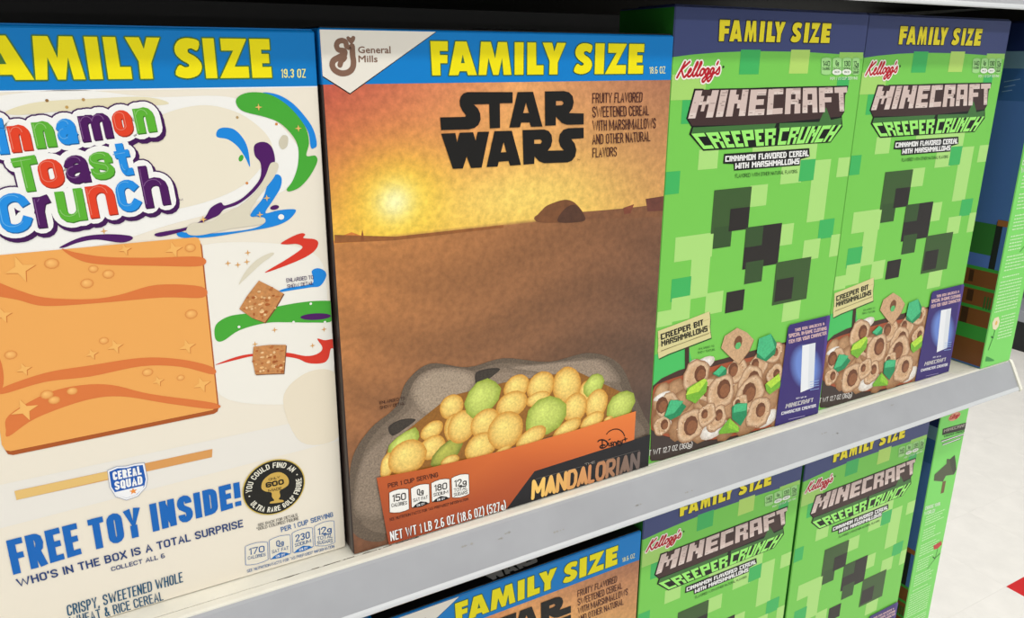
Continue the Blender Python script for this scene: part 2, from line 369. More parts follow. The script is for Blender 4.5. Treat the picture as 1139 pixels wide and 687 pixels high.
# 5-row block letters
PIX = {'A': ['0110', '1001', '1111', '1001', '1001'], 'B': ['1110', '1001', '1110', '1001', '1110'], 'C': ['1111', '1000', '1000', '1000', '1111'],
 'D': ['1110', '1001', '1001', '1001', '1110'], 'E': ['111', '100', '110', '100', '111'], 'F': ['111', '100', '110', '100', '100'],
 'H': ['1001', '1001', '1111', '1001', '1001'], 'I': ['1', '1', '1', '1', '1'], 'L': ['100', '100', '100', '100', '111'],
 'M': ['10001', '11011', '10101', '10001', '10001'], 'N': ['1001', '1101', '1011', '1001', '1001'], 'O': ['1111', '1001', '1001', '1001', '1111'],
 'P': ['1111', '1001', '1111', '1000', '1000'], 'R': ['1111', '1001', '1110', '1001', '1001'], 'S': ['1111', '1000', '1111', '0001', '1111'],
 'T': ['111', '010', '010', '010', '010'], 'U': ['1001', '1001', '1001', '1001', '1111'], 'V': ['1001', '1001', '1001', '0110', '0110'],
 'W': ['10001', '10001', '10101', '11011', '10001'], 'G': ['1111', '1000', '1011', '1001', '1111'], 'K': ['1001', '1010', '1100', '1010', '1001'],
 'Y': ['1001', '1001', '0110', '0110', '0110'], ' ': ['00']*5, '-': ['00', '00', '11', '00', '00'],
 'X': ['1001', '0110', '0110', '1001', '1001']}
def pixtext(s, txt, q, col, lay, fat=.3):
    W = sum(len(PIX[c][0])+1 for c in txt)-1; g = bil(q); x = 0; c_ = lin(col)
    for ch in txt:
        rows = PIX[ch]
        for r, row in enumerate(rows):
            i = 0
            while i < len(row):
                if row[i] == '1':
                    j = i
                    while j < len(row) and row[j] == '1': j += 1
                    xa, xb = (x+i-fat/2)/W, (x+j+fat/2)/W; ya, yb = 1-(r+1+.05)/5, 1-(r-.05)/5
                    s.tri([g(xa, ya), g(xb, ya), g(xb, yb), g(xa, yb)], [(0, 1, 2, 3)], c_, lay); i = j
                else: i += 1
        x += len(rows[0])+1
BLOCK = {  # wide block logo letters as unions of unit rects
 'M': [(0, 0, .29, 1), (.71, 0, 1, 1), (.29, .48, .43, .8), (.43, .24, .57, .6), (.57, .48, .71, .8)],
 'I': [(0, 0, 1, 1)], 'N': [(0, 0, .34, 1), (.66, 0, 1, 1), (.34, .48, .5, .82), (.5, .3, .66, .62)],
 'E': [(0, 0, .42, 1), (.42, 0, 1, .24), (.42, .4, .9, .62), (.42, .77, 1, 1)], 'C': [(0, 0, .38, 1), (.38, 0, 1, .23), (.38, .78, 1, 1)],
 'R': [(0, 0, .36, 1), (.36, .77, 1, 1), (.66, .55, 1, .77), (.36, .38, .88, .57), (.62, 0, 1, .38)],
 'A': [(0, 0, .34, 1), (.66, 0, 1, 1), (.34, .76, .66, 1), (.34, .32, .66, .52)],
 'F': [(0, 0, .4, 1), (.4, .77, 1, 1), (.4, .4, .88, .6)], 'T': [(0, .77, 1, 1), (.32, 0, .7, .77)]}

def ellipse_px(c, rx, ry, rot=0, n=24):
    return [(c[0]+rx*math.cos(t)*math.cos(rot)-ry*math.sin(t)*math.sin(rot), c[1]+rx*math.cos(t)*math.sin(rot)+ry*math.sin(t)*math.cos(rot)) for t in [i*2*math.pi/n for i in range(n)]]
def lerp(a, b, t): return tuple(x+(y-x)*t for x, y in zip(a, b))

def script_word(s, word, q, wd, col, lay):
    # joined brush-script word drawn with strokes in a unit box (baseline y=0)
    g = bil(q)
    G = {'K': ([[(.05, 0), (.5, 1.05)], [(1.0, 1.05), (.35, .55), (.38, .45), (.75, 0), (.95, .08)]], .95),
         'e': ([[(0, .1), (.35, .35), (.42, .5), (.28, .55), (.15, .3), (.2, .06), (.4, 0), (.62, .16)]], .55),
         'l': ([[(0, .1), (.4, .8), (.42, 1.0), (.3, .95), (.15, .35), (.18, .05), (.32, 0), (.48, .14)]], .42),
         'o': ([[(.3, .52), (.12, .4), (.1, .12), (.25, 0), (.45, .15), (.45, .42), (.3, .52), (.6, .4)]], .55),
         'g': ([[(.42, .45), (.25, .52), (.1, .35), (.12, .1), (.28, .05), (.45, .45), (.35, -.2), (.1, -.5), (-.08, -.38), (.1, -.15), (.6, .15)]], .55),
         's': ([[(0, .12), (.3, .5), (.35, .55), (.42, .25), (.35, .03), (.15, .02)]], .5),
         "'": ([[(.22, 1.0), (.12, .78)]], .12)}
    x = 0; tot = sum(G[c][1] for c in word)
    for c in word:
        for p in G[c][0]: stroke(s, [g(*r) for r in cro([((x+a)/tot, b) for a, b in p], 4)], wd, col, lay)
        x += G[c][1]

def nutrition(s, k, cv, head, hq, cells, foot, fq, line, cellc, txtc, lay=5, dv=(0, 0, 0)):
    """cells: (quad px BL BR TR TL, big, small, has lens)"""
    F = fr(k)
    if head: text(s, head, F(cv(hq)), line, lay, off=.02)
    if foot: text(s, foot, F(cv(fq)), line, lay, off=.005, res=1)
    for q, big, sm, lens in cells:
        Q = F(cv(q)); g = bil(Q)
        out = [g(x, y) for x, y in [(0, .06), (.2, .01), (.5, -.02), (.8, .01), (1, .06), (1, .94), (.8, .99), (.5, 1.02), (.2, .99), (0, .94)]]
        s.poly(out, cellc, lay)
        if txtc != 'none': stroke(s, out, .00025, dv, lay+1, closed=True, cap=4)
        r = lambda x0, y0, x1, y1: [g(x0, y0), g(x1, y0), g(x1, y1), g(x0, y1)]
        text(s, big, r(.14, .5, .86, .82) if len(big) > 2 else r(.32, .56, .68, .84), txtc, lay+2, off=.02)
        rows = sm.split('/')
        for i, t in enumerate(rows):
            h = .16; y1 = .44-i*.2
            text(s, t, r(.1, y1-h, .9, y1), txtc, lay+2, off=.01, res=1)
        if lens:
            s.poly([g(x, y) for x, y in [(.02, .02), (.2, .14), (.5, .23), (.8, .14), (.98, .02), (.5, -.01)]], dv if dv != (0, 0, 0) else (20, 18, 16), lay+1)
            text(s, lens, r(.28, .03, .72, .14), (245, 245, 245), lay+2, off=.03, res=1)

def dashes(s, fwd, y, x0, x1, hgt, col, lay, seed):
    rd = random.Random(seed); x = x0
    while x < x1-.0004:
        L = rd.uniform(.0012, .0042); e = min(x+L, x1)
        s.tri([(x, y), (e, y), (e, y+hgt), (x, y+hgt)], [(0, 1, 2, 3)], lin(col), lay); x = e+.0007

# ------------------------------------------------------------------ carton bodies
def carton(k, parent, colour, banner_z, flap_col):
    b = BOX[k]; w, h, d = b['w'], b['h'], DEP[k]; r = .0011
    bm = bmesh.new(); cl = bm.verts.layers.float_color.new('print_colour')
    ring = []
    for cx, cy, a0 in ((w/2-r, -d/2+r, -90), (w/2-r, d/2-r, 0), (-w/2+r, d/2-r, 90), (-w/2+r, -d/2+r, 180)):
        for j in range(4):
            a = math.radians(a0+j*30); ring.append((cx, cy, math.cos(a), math.sin(a)))
    levels = [(0, r), (.0004, r*.4), (r, 0)] + [(banner_z-.00001, 0), (banner_z, 0)] + [(h-r, 0), (h-.0004, r*.4), (h, r)]
    prev = None; first = None
    for z, ins in levels:
        cur = []
        for cx, cy, ca, sa in ring:
            v = bm.verts.new((cx+(r-ins)*ca, cy+(r-ins)*sa, z))
            nx = 'x' if abs(ca) > abs(sa) else 'y'
            v[cl] = lin(colour(z, v.co.x, v.co.y)); cur.append(v)
        if prev:
            for i in range(len(cur)): j = (i+1) % len(cur); bm.faces.new((prev[i], prev[j], cur[j], cur[i]))
        else: bm.faces.new(cur[::-1])
        prev = cur
    bm.faces.new(prev)
    bmesh.ops.recalc_face_normals(bm, faces=bm.faces[:])
    me = bpy.data.meshes.new('carton'); bm.to_mesh(me); bm.free()
    for p in me.polygons: p.use_smooth = False
    link('carton', me, M_CARTON, parent)
    s = Sheet(); y0, y1 = -d/2+.0012, d/2*.35
    bmf = bmesh.new(); bm_box(bmf, -w/2+.001, w/2-.001, y0, y1, h, h+.0007)
    bmesh.ops.bevel(bmf, geom=[e for e in bmf.edges], offset=.0002, segments=1, affect='EDGES')
    me = bpy.data.meshes.new('top_flap'); c2 = bmf.verts.layers.float_color.new('print_colour')
    for v in bmf.verts: v[c2] = lin(flap_col)
    bmesh.ops.recalc_face_normals(bmf, faces=bmf.faces[:]); bmf.to_mesh(me); bmf.free()
    link('top_flap', me, M_CARTON, parent)

# ================================================================== SETTING
XL, XR = -1.3, .6475
def make_shelf(z, yfront, label, dy=0):
    t = empty('store_shelf', ((XL+XR)/2, yfront+.2, z), label, 'shelf', 'stacked shelves of the gondola')
    ox, oy = (XL+XR)/2, yfront+.2
    def P(pts): return [(yfront+y-oy, zz) for y, zz in pts]
    x0, x1 = XL-ox, XR-ox
    prof_obj('deck', P([(.0075, -.0002), (.37, -.0002), (.37, -.012), (.0075, -.012)]), x0, x1, M_DECK, t)
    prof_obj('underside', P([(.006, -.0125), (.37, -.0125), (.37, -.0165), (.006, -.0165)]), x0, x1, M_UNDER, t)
    prof_obj('seam', P([(.0066, -.0008), (.0076, -.0008), (.0076, -.004), (.0066, -.004)]), x0, x1, M_SEAM, t)
    prof_obj('front_edge', P([(.0066, 0), (.0066, -.012), (.0012, -.012), (.0002, -.0016), (.0008, -.0004), (.0020, 0)]), x0, x1, M_DECK, t)
    ch = prof_obj('price_channel', P([(-.0001, -.0008), (-.0014, -.0022), (-.0128, -.0228), (-.0114, -.0234), (.0006, -.004)]), x0, x1-.0025, M_RAIL, t)
    prof_obj('channel_lip', P([(-.0126, -.0221), (-.0137, -.0236), (-.0144, -.0251), (-.0138, -.0259), (-.0122, -.0251)]), x0, x1-.0018, M_WHITE, ch)
    prof_obj('lip_groove', P([(-.01275, -.0225), (-.0134, -.0238), (-.0129, -.0240)]), x0, x1-.0026, M_FGREY, ch)
    prof_obj('end_cap', P([(.007, .0002), (-.0004, .0002), (-.0022, -.0018), (-.0153, -.0246), (-.0149, -.0263), (-.0125, -.0263), (.007, -.006)]), x1-.0026, x1+.0012, M_DECK, t)
    prof_obj('end_flange', P([(.007, -.0001), (.37, -.0001), (.37, -.026), (.007, -.016)]), x1-.0016, x1, M_DECK, t)
    return t, ch
up, up_ch = make_shelf(.3345, 0, 'cream edged upper shelf running along the top right of the picture above the green boxes')
mid, mid_ch = make_shelf(0, 0, 'middle shelf with the long grey price channel, carrying the upper row of cereal boxes')
low, low_ch = make_shelf(LOWZ, .022, 'lowest shelf, under the row of cereal boxes below the grey price channel')
for s_ in (up, mid, low): del s_['group']
xe = XR-(XL+XR)/2
prof_obj('bracket', [(y-.2, z) for y, z in [(.012, -.0168), (.37, -.0168), (.37, -.06), (.2, -.045), (.012, -.0300)]], xe-.0012, xe-.0001, mat('bracket_steel', lin((88, 80, 68)), rough=.6), up)
# scuffs and crumbs on the middle shelf
bm = bmesh.new(); rd = random.Random(3)
for x in [-.04, -.034, -.02, -.012, -.003, .004, .012, .02, .026, .031, .037]:
    for _ in range(2):
        a = x+rd.uniform(-.006, .004) - (XL+XR)/2; L = rd.uniform(.001, .006); y = .0068+rd.uniform(-.0003, .0003)-.2
        bm_box(bm, a, a+L, y-.0002, y+.00025, .0, .00015)
me = bpy.data.meshes.new('scuff_mark'); bm.to_mesh(me); bm.free(); o = link('scuff_mark', me, M_MARK, mid); o['kind'] = 'stuff'
bm = bmesh.new()
for u, v in [(520, 606), (553, 600), (566, 592), (622, 590), (708, 562), (765, 547), (918, 481), (930, 482), (993, 450)]:
    d = FWD + RGT*(u-569.5)/F_PX - UPV*(v-343.5)/F_PX
    n = Vector((0, -.0196, .011)).normalized(); p0 = Vector((0, -.0014, -.0022)); t = (p0-CAM).dot(n)/d.dot(n); p = CAM+d*t
    for _ in range(4):
        q = p+Vector((rd.uniform(-.004, .004), 0, 0))-Vector(mid.location)+n*.0001; a = rd.uniform(.0003, .0008)
        vv = [bm.verts.new(q+Vector(e)) for e in ((-a*1.6, 0, 0), (0, -a*.49, -a*.87), (a*1.6, 0, 0), (0, a*.49, a*.87))]; bm.faces.new(vv)
me = bpy.data.meshes.new('stain'); bm.to_mesh(me); bm.free(); o = link('stain', me, mat('rail_scuff', lin((160, 158, 152)), rough=.6), mid); o['kind'] = 'stuff'

g = empty('gondola_frame', (0, .44, -1.1), 'uprights and shade-darkened back panel of the shelving behind the cereal boxes', 'shelving')
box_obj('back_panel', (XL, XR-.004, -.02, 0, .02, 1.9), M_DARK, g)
box_obj('kick_plate', (XL, XR-.004, -.40, -.36, .0, .12), M_BLACK, g)
box_obj('base_deck', (XL, XR-.004, -.42, -.02, .12, .15), M_DECK, g, .002)
for x in (XL+.02, -.33, XR-.03): box_obj('upright', (x-.012, x+.012, -.034, -.02, .02, 1.9), M_BLACK, g)

fl = box_obj('floor', (-3, 6.5, -5, 4.5, -1.14, -1.1025), M_TILE); fl['kind'] = 'structure'
TS = .272
bm = bmesh.new(); bm_box(bm, 0, TS-.0002, -TS+.0002, 0, 0, .0025)
me_t = bpy.data.meshes.new('tile'); bm.to_mesh(me_t); bm.free(); me_t.materials.append(M_TILE)
me_r = me_t.copy(); me_r.materials.clear(); me_r.materials.append(M_RED)
for i in range(-5, 12):
    for j in range(-4, 8):
        red = (i == 0 and j == 0)
        o = bpy.data.objects.new('tile', me_r if red else me_t); COL.objects.link(o); o.parent = fl
        o.location = (1.967+i*TS, .544+j*TS, -1.1025)
        if red: o['label'] = 'red floor tile'
cl = box_obj('ceiling', (-3, 6.5, -5, 4.5, 2.55, 2.6), mat('white_ceiling_board', lin((225, 225, 222)), rough=.8)); cl['kind'] = 'structure'

# shelving across the aisle, seen as a sliver beyond the shelf end
f2 = empty('distant_gondola', (3.85, 1.9, -1.1), 'dark based grey shelving standing across the floor behind the right end of the shelf', 'shelving')
box_obj('kick_plate', (.03, .6, -1.2, 1.3, 0, .16), M_BLACK, f2)
box_obj('base_deck', (-.02, .6, -1.2, 1.3, .16, .215), M_FGREY, f2, .003)
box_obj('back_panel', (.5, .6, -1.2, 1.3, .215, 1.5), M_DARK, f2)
for z in (.65, 1.05): box_obj('deck', (.05, .5, -1.2, 1.3, z, z+.03), M_FGREY, f2, .003)

# ================================================================== BOX A: cream cinnamon cereal
CREAM, MILK = (243, 234, 217), (248, 246, 241)
A = empty('cereal_box', base('A'), 'cream cereal box at left with blue banner and colourful cinnamon toast lettering', 'cereal box')
A.rotation_euler.x = .03; A.location.z += DEP['A']/2*math.sin(.03); A.location.y += DEP['A']/2*(math.cos(.03)-1)
zbA = at('A', 353, 95.7)[1]; hA = BOX['A']['h']; wA = BOX['A']['w']
carton('A', A, lambda z, x, y: (0, 122, 196) if z >= zbA else CREAM, zbA, (0, 110, 180))
FA = fr('A'); C0 = crop(0, 20, 2.987); C1 = crop(0, 230, 2.987); C2_ = crop(0, 457, 2.987); C4 = crop(190, 90, 3.617); C5 = crop(230, 250, 3.813); C3 = crop(0, 100, 4.043)
L_, R_ = -wA/2+.0006, wA/2-.0006
s = Sheet()
s.poly([(L_, .0006), (R_, .0006), (R_, zbA), (L_, zbA)], CREAM, 0)
s.poly(FA(cr(C0([(-150, 300), (0, 258), (250, 238), (500, 262), (760, 262), (900, 330), (985, 420), (1000, 470), (960, 560), (850, 610), (700, 650), (560, 687), (300, 760), (-150, 800)]))), MILK, 1)
s.poly(FA(cr(C0([(520, 330), (660, 290), (780, 310), (870, 370), (905, 430), (880, 480), (800, 560), (650, 620), (480, 640), (380, 560), (420, 420)]))), (242, 233, 212), 2)
s.poly(FA(cr(C0([(20, 310), (120, 280), (300, 268), (480, 262), (560, 285), (420, 295), (200, 310), (60, 322)]))), (236, 226, 190), 2)
s.poly(FA(cr(C1([(640, 140), (900, 120), (1060, 170), (1090, 330), (1110, 520), (1060, 640), (760, 640), (680, 500), (640, 300)]))), (246, 242, 232), 1)
s.poly(FA(cr(C1([(940, 640), (1000, 560), (1090, 540), (1160, 600), (1130, 760), (1000, 780)]))), (240, 228, 205), 2)
s.poly(FA(C2_([(-120, 270), (1200, -10), (1200, 80), (-120, 420)])), (240, 235, 226), 1)
for (x, y), c in [((156, 274), (150, 110, 60)), ((277, 271), (190, 150, 90)), ((222, 296), (200, 160, 90)), ((918, 352), (220, 140, 70)), ((820, 548), (220, 140, 70)), ((518, 650), (220, 150, 80)), ((788, 330), (190, 160, 110))]:
    disc(s, FA(C0([(x, y)]))[0], .0007, .0007, c, 3, n=6)
for x, y in [(823, 152), (757, 187), (790, 192), (820, 182), (912, 408), (847, 455), (1076, 406), (345, 80), (1038, 460)]:
    p = FA(C1([(x, y)]))[0]; r = .0016
    s.poly([(p[0]+r*(1 if k % 2 == 0 else .28)*math.cos(k*math.pi/4), p[1]+r*(1 if k % 2 == 0 else .28)*math.sin(k*math.pi/4)) for k in range(8)], (226, 170, 100), 3)
s.build('milk_print', M_PRINT, A, front('A'))
s = Sheet(); zt = hA-.001
s.poly([(L_, zbA), (R_, zbA), (R_, zt), (L_, zt)], (0, 126, 202), 1)
s.poly([(L_, zbA-.0006), (R_, zbA-.0006), (R_, zbA), (L_, zbA)], (250, 250, 248), 1)
s.build('blue_banner', M_PRINT, A, front('A'))
s = Sheet()
family(s, 'A', dict(base=(150, 87.6), top=(150, 41.5), l=[('F', -58, -33, 87), ('A', -28, 38, 87), ('M', 39.5, 95, 87), ('I', 100, 114.5, 87), ('L', 120.5, 147, 87), ('Y', 138.8, 177.5, 43), ('S', 193.3, 223.5, 65), ('I', 229.3, 241.8, 87), ('Z', 245, 277.3, 87), ('E', 280.7, 302.4, 87)]), edge=(70, 120, 60))
cv = crop(160, 20, 5.841)
text(s, '19.3 OZ', FA(cv([(890, 388), (1050, 388), (1050, 330), (888, 330)])), (245, 240, 150), 4, off=.02)
s.build('size_lettering', M_PRINT, A, front('A'))

# coloured swooshes
GRN, BLU, PUR, REDC, TAN = (72, 172, 54), (20, 138, 226), (78, 16, 98), (222, 56, 38), (226, 218, 196)
s = Sheet()
def blob(cv, pts, col, lay): s.poly(FA(cr(cv(pts), 5)), col, lay)
blob(C4, [(370, 47), (430, 55), (490, 90), (545, 150), (575, 200), (587, 255), (575, 270), (562, 265), (550, 200), (500, 130), (440, 80)], BLU, 3)
blob(C4, [(262, 75), (290, 52), (340, 45), (400, 55), (460, 90), (510, 140), (545, 195), (555, 250), (545, 300), (580, 300), (588, 325), (560, 380), (520, 425), (480, 443), (466, 435), (490, 400), (510, 340), (512, 270), (490, 220), (440, 170), (380, 145), (300, 125), (270, 105)], GRN, 4)
blob(C4, [(182, 215), (190, 195), (215, 187), (255, 195), (290, 230), (310, 275), (318, 345), (300, 310), (270, 265), (230, 235), (190, 227)], BLU, 3)
blob(C4, [(30, 605), (110, 615), (250, 605), (340, 590), (380, 565), (350, 545), (320, 545), (330, 520), (370, 470), (395, 400), (425, 375), (445, 390), (440, 430), (410, 480), (380, 530), (430, 520), (490, 515), (502, 525), (470, 560), (410, 585), (300, 605), (150, 628), (40, 628)], BLU, 3)
blob(C4, [(335, 260), (360, 245), (390, 250), (410, 275), (418, 325), (395, 355), (370, 400), (330, 450), (270, 495), (215, 515), (190, 540), (140, 562), (60, 600), (-40, 625), (-60, 612), (60, 588), (130, 555), (160, 510), (200, 488), (218, 500), (280, 475), (330, 430), (360, 385), (360, 330), (338, 300)], PUR, 4)
blob(C4, [(400, 332), (425, 328), (432, 345), (415, 385), (385, 425), (350, 470), (322, 515), (322, 545), (370, 548), (380, 562), (365, 575), (300, 585), (230, 595), (130, 618), (75, 618), (62, 598), (85, 573), (160, 565), (210, 535), (270, 505), (340, 445), (378, 385)], TAN, 5)
blob(C4, [(435, 240), (450, 218), (470, 225), (468, 260), (450, 275), (437, 262)], (214, 206, 184), 3)
for c, rx, ry, col, lay, rot in [((282, 310), 9, 14, GRN, 3, .4), ((417, 508), 18, 9, PUR, 4, -.2), ((443, 546), 12, 11, MILK, 6, 0)]:
    s.poly(FA(C4(ellipse_px(c, rx, ry, rot))), col, lay)
blob(C5, [(313, 78), (360, 50), (400, 35), (417, 40), (410, 55), (455, 60), (472, 75), (460, 105), (420, 135), (340, 170), (245, 202), (330, 150), (390, 110), (405, 92), (380, 80), (340, 82)], REDC, 3)
blob(C5, [(135, 252), (165, 195), (215, 145), (270, 118), (283, 125), (230, 165), (160, 230)], TAN, 3)
blob(C5, [(445, 195), (470, 183), (500, 195), (505, 220), (480, 258), (440, 264), (370, 275), (300, 285), (335, 268), (440, 250), (450, 225)], BLU, 3)
blob(C5, [(32, 450), (45, 415), (100, 385), (200, 370), (300, 345), (420, 325), (515, 321), (532, 332), (532, 405), (450, 413), (350, 412), (250, 415), (140, 445), (70, 490), (40, 488)], GRN, 3)
s.poly(FA(C5(ellipse_px((461, 388), 65, 14, -.05))), PUR, 4)
blob(C5, [(35, 593), (120, 560), (200, 545), (330, 540), (420, 555), (470, 545), (490, 520), (468, 482), (500, 488), (540, 485), (541, 520), (525, 525), (515, 565), (490, 585), (430, 585), (380, 565), (300, 555), (200, 555), (120, 572)], REDC, 3)
blob(C1, [(200, 132), (270, 100), (350, 90), (430, 95), (438, 108), (400, 118), (320, 108), (260, 118), (215, 134)], PUR, 3)
for (x, y), c in [((118, 560), 0), ((352, 105), 1), ((512, 190), 1), ((385, 470), 1), ((357, 537), 1), ((130, 556), 1)]:
    if not c: continue
    p = FA(C4([(x, y)]))[0]; r = .0017
    s.poly([(p[0]+r*(1 if k % 2 == 0 else .3)*math.cos(k*math.pi/4), p[1]+r*(1 if k % 2 == 0 else .3)*math.sin(k*math.pi/4)) for k in range(8)], (240, 190, 110), 7)
for x, y in [(136, 431), (367, 411), (500, 411), (440, 333)]: disc(s, FA(C5([(x, y)]))[0], .0007, .0007, MILK, 5, n=8)
s.build('paint_swoosh_print', M_PRINT, A, front('A'))

# pictures of cereal squares
s = Sheet(); TO, ST = (245, 174, 92), (226, 124, 62)
sq = FA([(-8, 284), (217, 263.5), (220.5, 264.5), (222.5, 268), (241.5, 448), (240, 453), (236, 455.5), (12, 501), (6, 500), (2, 494), (-24, 300)])
edge = [(a+.0006, b-.0022) for a, b in sq]
s.poly(edge, (176, 88, 36), 4); s.poly(sq, TO, 5)
blob(C1, [(205, 138), (250, 150), (350, 165), (500, 168), (664, 165), (668, 195), (520, 195), (330, 190), (250, 170)], ST, 6)
blob(C1, [(-40, 240), (60, 275), (150, 300), (300, 305), (400, 290), (520, 258), (669, 264), (674, 300), (540, 300), (330, 318), (150, 328), (60, 308), (-40, 285)], ST, 6)
blob(C1, [(6, 600), (150, 550), (300, 525), (470, 500), (600, 505), (704, 530), (706, 555), (600, 530), (470, 528), (300, 562), (150, 580), (9, 620)], ST, 6)
blob(C1, [(30, 690), (150, 620), (260, 592), (370, 590), (500, 620), (712, 650), (708, 670), (560, 652), (400, 628), (280, 642), (120, 700), (30, 760), (20, 740)], ST, 6)
blob(C1, [(-60, 590), (-60, 500), (0, 505), (8, 600)], ST, 6)
for x, y, r in [(172, 187, 14), (289, 253, 13), (345, 443, 10), (490, 548, 12), (600, 566, 9), (240, 610, 11), (156, 622, 13), (310, 205, 10), (36, 490, 12), (635, 355, 14), (632, 135, 12), (360, 222, 12), (180, 640, 12)]:
    p = FA(C1([(x, y)]))[0]; R = r/2.987/877*.5; disc(s, p, R*1.1, R*.9, (250, 190, 110), 7, rim=(226, 140, 66), n=10)
for x, y, r in [(68, 205, 30), (577, 140, 20), (383, 462, 18), (622, 462, 20), (80, 537, 16), (670, 588, 22), (82, 672, 28), (305, 487, 14), (415, 140, 14), (10, 358, 18), (525, 577, 14)]:
    p = FA(C1([(x, y)]))[0]; R = r/2.987/877*.52
    s.poly([(p[0]+R*(1 if k % 2 == 0 else .35)*math.cos(k*math.pi/4+.2)+.0003, p[1]+R*(1 if k % 2 == 0 else .35)*math.sin(k*math.pi/4+.2)-.0003) for k in range(8)], (216, 126, 58), 6)
    s.poly([(p[0]+R*(1 if k % 2 == 0 else .35)*math.cos(k*math.pi/4+.2), p[1]+R*(1 if k % 2 == 0 else .35)*math.sin(k*math.pi/4+.2)) for k in range(8)], (250, 188, 104), 7)
s.build('toast_square_picture', M_PRINT, A, front('A'))
s = Sheet()
for q in ([(220, 235), (275, 262), (325, 290), (290, 350), (245, 413), (190, 392), (137, 355), (170, 300)], [(197, 515), (265, 507), (335, 507), (330, 570), (325, 628), (260, 630), (205, 633), (193, 575)]):
    P = FA(C5(q)); s.poly([(a+.0004, b-.0005) for a, b in P], (120, 66, 30), 5); s.poly(P, (204, 140, 82), 6)
    cx, cy = sum(p[0] for p in P)/8, sum(p[1] for p in P)/8; rd = random.Random(5)
    for _ in range(46):
        a, t = rd.choice(P), rd.random()*.9; x, y = cx+(a[0]-cx)*t+rd.uniform(-.002, .002), cy+(a[1]-cy)*t+rd.uniform(-.002, .002)
        if abs(x-cx) < .0085 and abs(y-cy) < .0085 and t < .8: disc(s, (x, y), rd.uniform(.0005, .0013), rd.uniform(.0004, .0009), rd.choice([(172, 92, 40), (232, 182, 122), (186, 110, 56), (240, 200, 148)]), 7, n=6)
s.build('small_square_picture', M_FOOD, A, front('A'))
s = Sheet()
s.poly(FA(crop(0, 500, 4.065)([(65, 185), (960, -5), (958, 32), (75, 225)])), (224, 160, 92), 4)
s.poly(FA(crop(0, 500, 4.065)([(65, 185), (500, 93), (500, 128), (75, 225)])), (236, 196, 120), 5)
s.build('plank_picture', M_PRINT, A, front('A'))

# title letters
s = Sheet(); CB, CP, CR_, CG = (30, 145, 232), (76, 14, 92), (232, 66, 34), (94, 182, 50)
LET = {'n': [([(0, 0), (0, 1)], 0), ([(0, .6)]+arc(.5, .66, .5, .34, 165, 0, 6)+[(1, 0)], 0)], 'h': [([(0, 0), (0, 1)], 0), ([(0, .34)]+arc(.5, .42, .5, .2, 165, 0, 6)+[(1, 0)], 0)],
 'm': [([(0, 0), (0, 1)], 0), ([(0, .62)]+arc(.25, .7, .25, .3, 165, 0, 5)+[(.5, 0)], 0), ([(.5, .62)]+arc(.75, .7, .25, .3, 165, 0, 5)+[(1, 0)], 0)],
 'i': [([(.5, 0), (.5, .62)], 0), ([(.5, .93), (.5, .99)], 0)], 'o': [(arc(.5, .72, .5, .28, 0, 180, 8)+arc(.5, .28, .5, .28, 180, 360, 8), 1)],
 'a': [([(.06, .78)]+arc(.52, .74, .46, .26, 150, 0, 6)+[(.98, 0)], 0), ([(.98, .56), (.45, .56)]+arc(.42, .28, .42, .27, 90, 270, 7)+[(.7, .06), (.98, .3)], 0)],
 'T': [([(0, 1), (1, 1)], 0), ([(.5, 1), (.5, 0)], 0)], 's': [(S_, 0)], 't': [([(.38, 1), (.38, .25)]+arc(.66, .24, .28, .24, 180, 275, 4)+[(.95, .0)], 0), ([(.02, .72), (.95, .72)], 0)],
 'C': [(arc(.5, .74, .5, .26, 12, 180, 8)+arc(.5, .26, .5, .26, 180, 348, 8), 0)], 'c': [(arc(.5, .70, .5, .30, 30, 180, 7)+arc(.5, .30, .5, .30, 180, 330, 7), 0)],
 'r': [([(0, 0), (0, 1)], 0), ([(0, .58), (.3, .86), (.6, .98), (1, 1)], 0)], 'u': [([(0, 1)]+arc(.5, .34, .5, .34, 180, 345, 6)+[(1, .45)], 0), ([(1, 1), (1, 0)], 0)]}
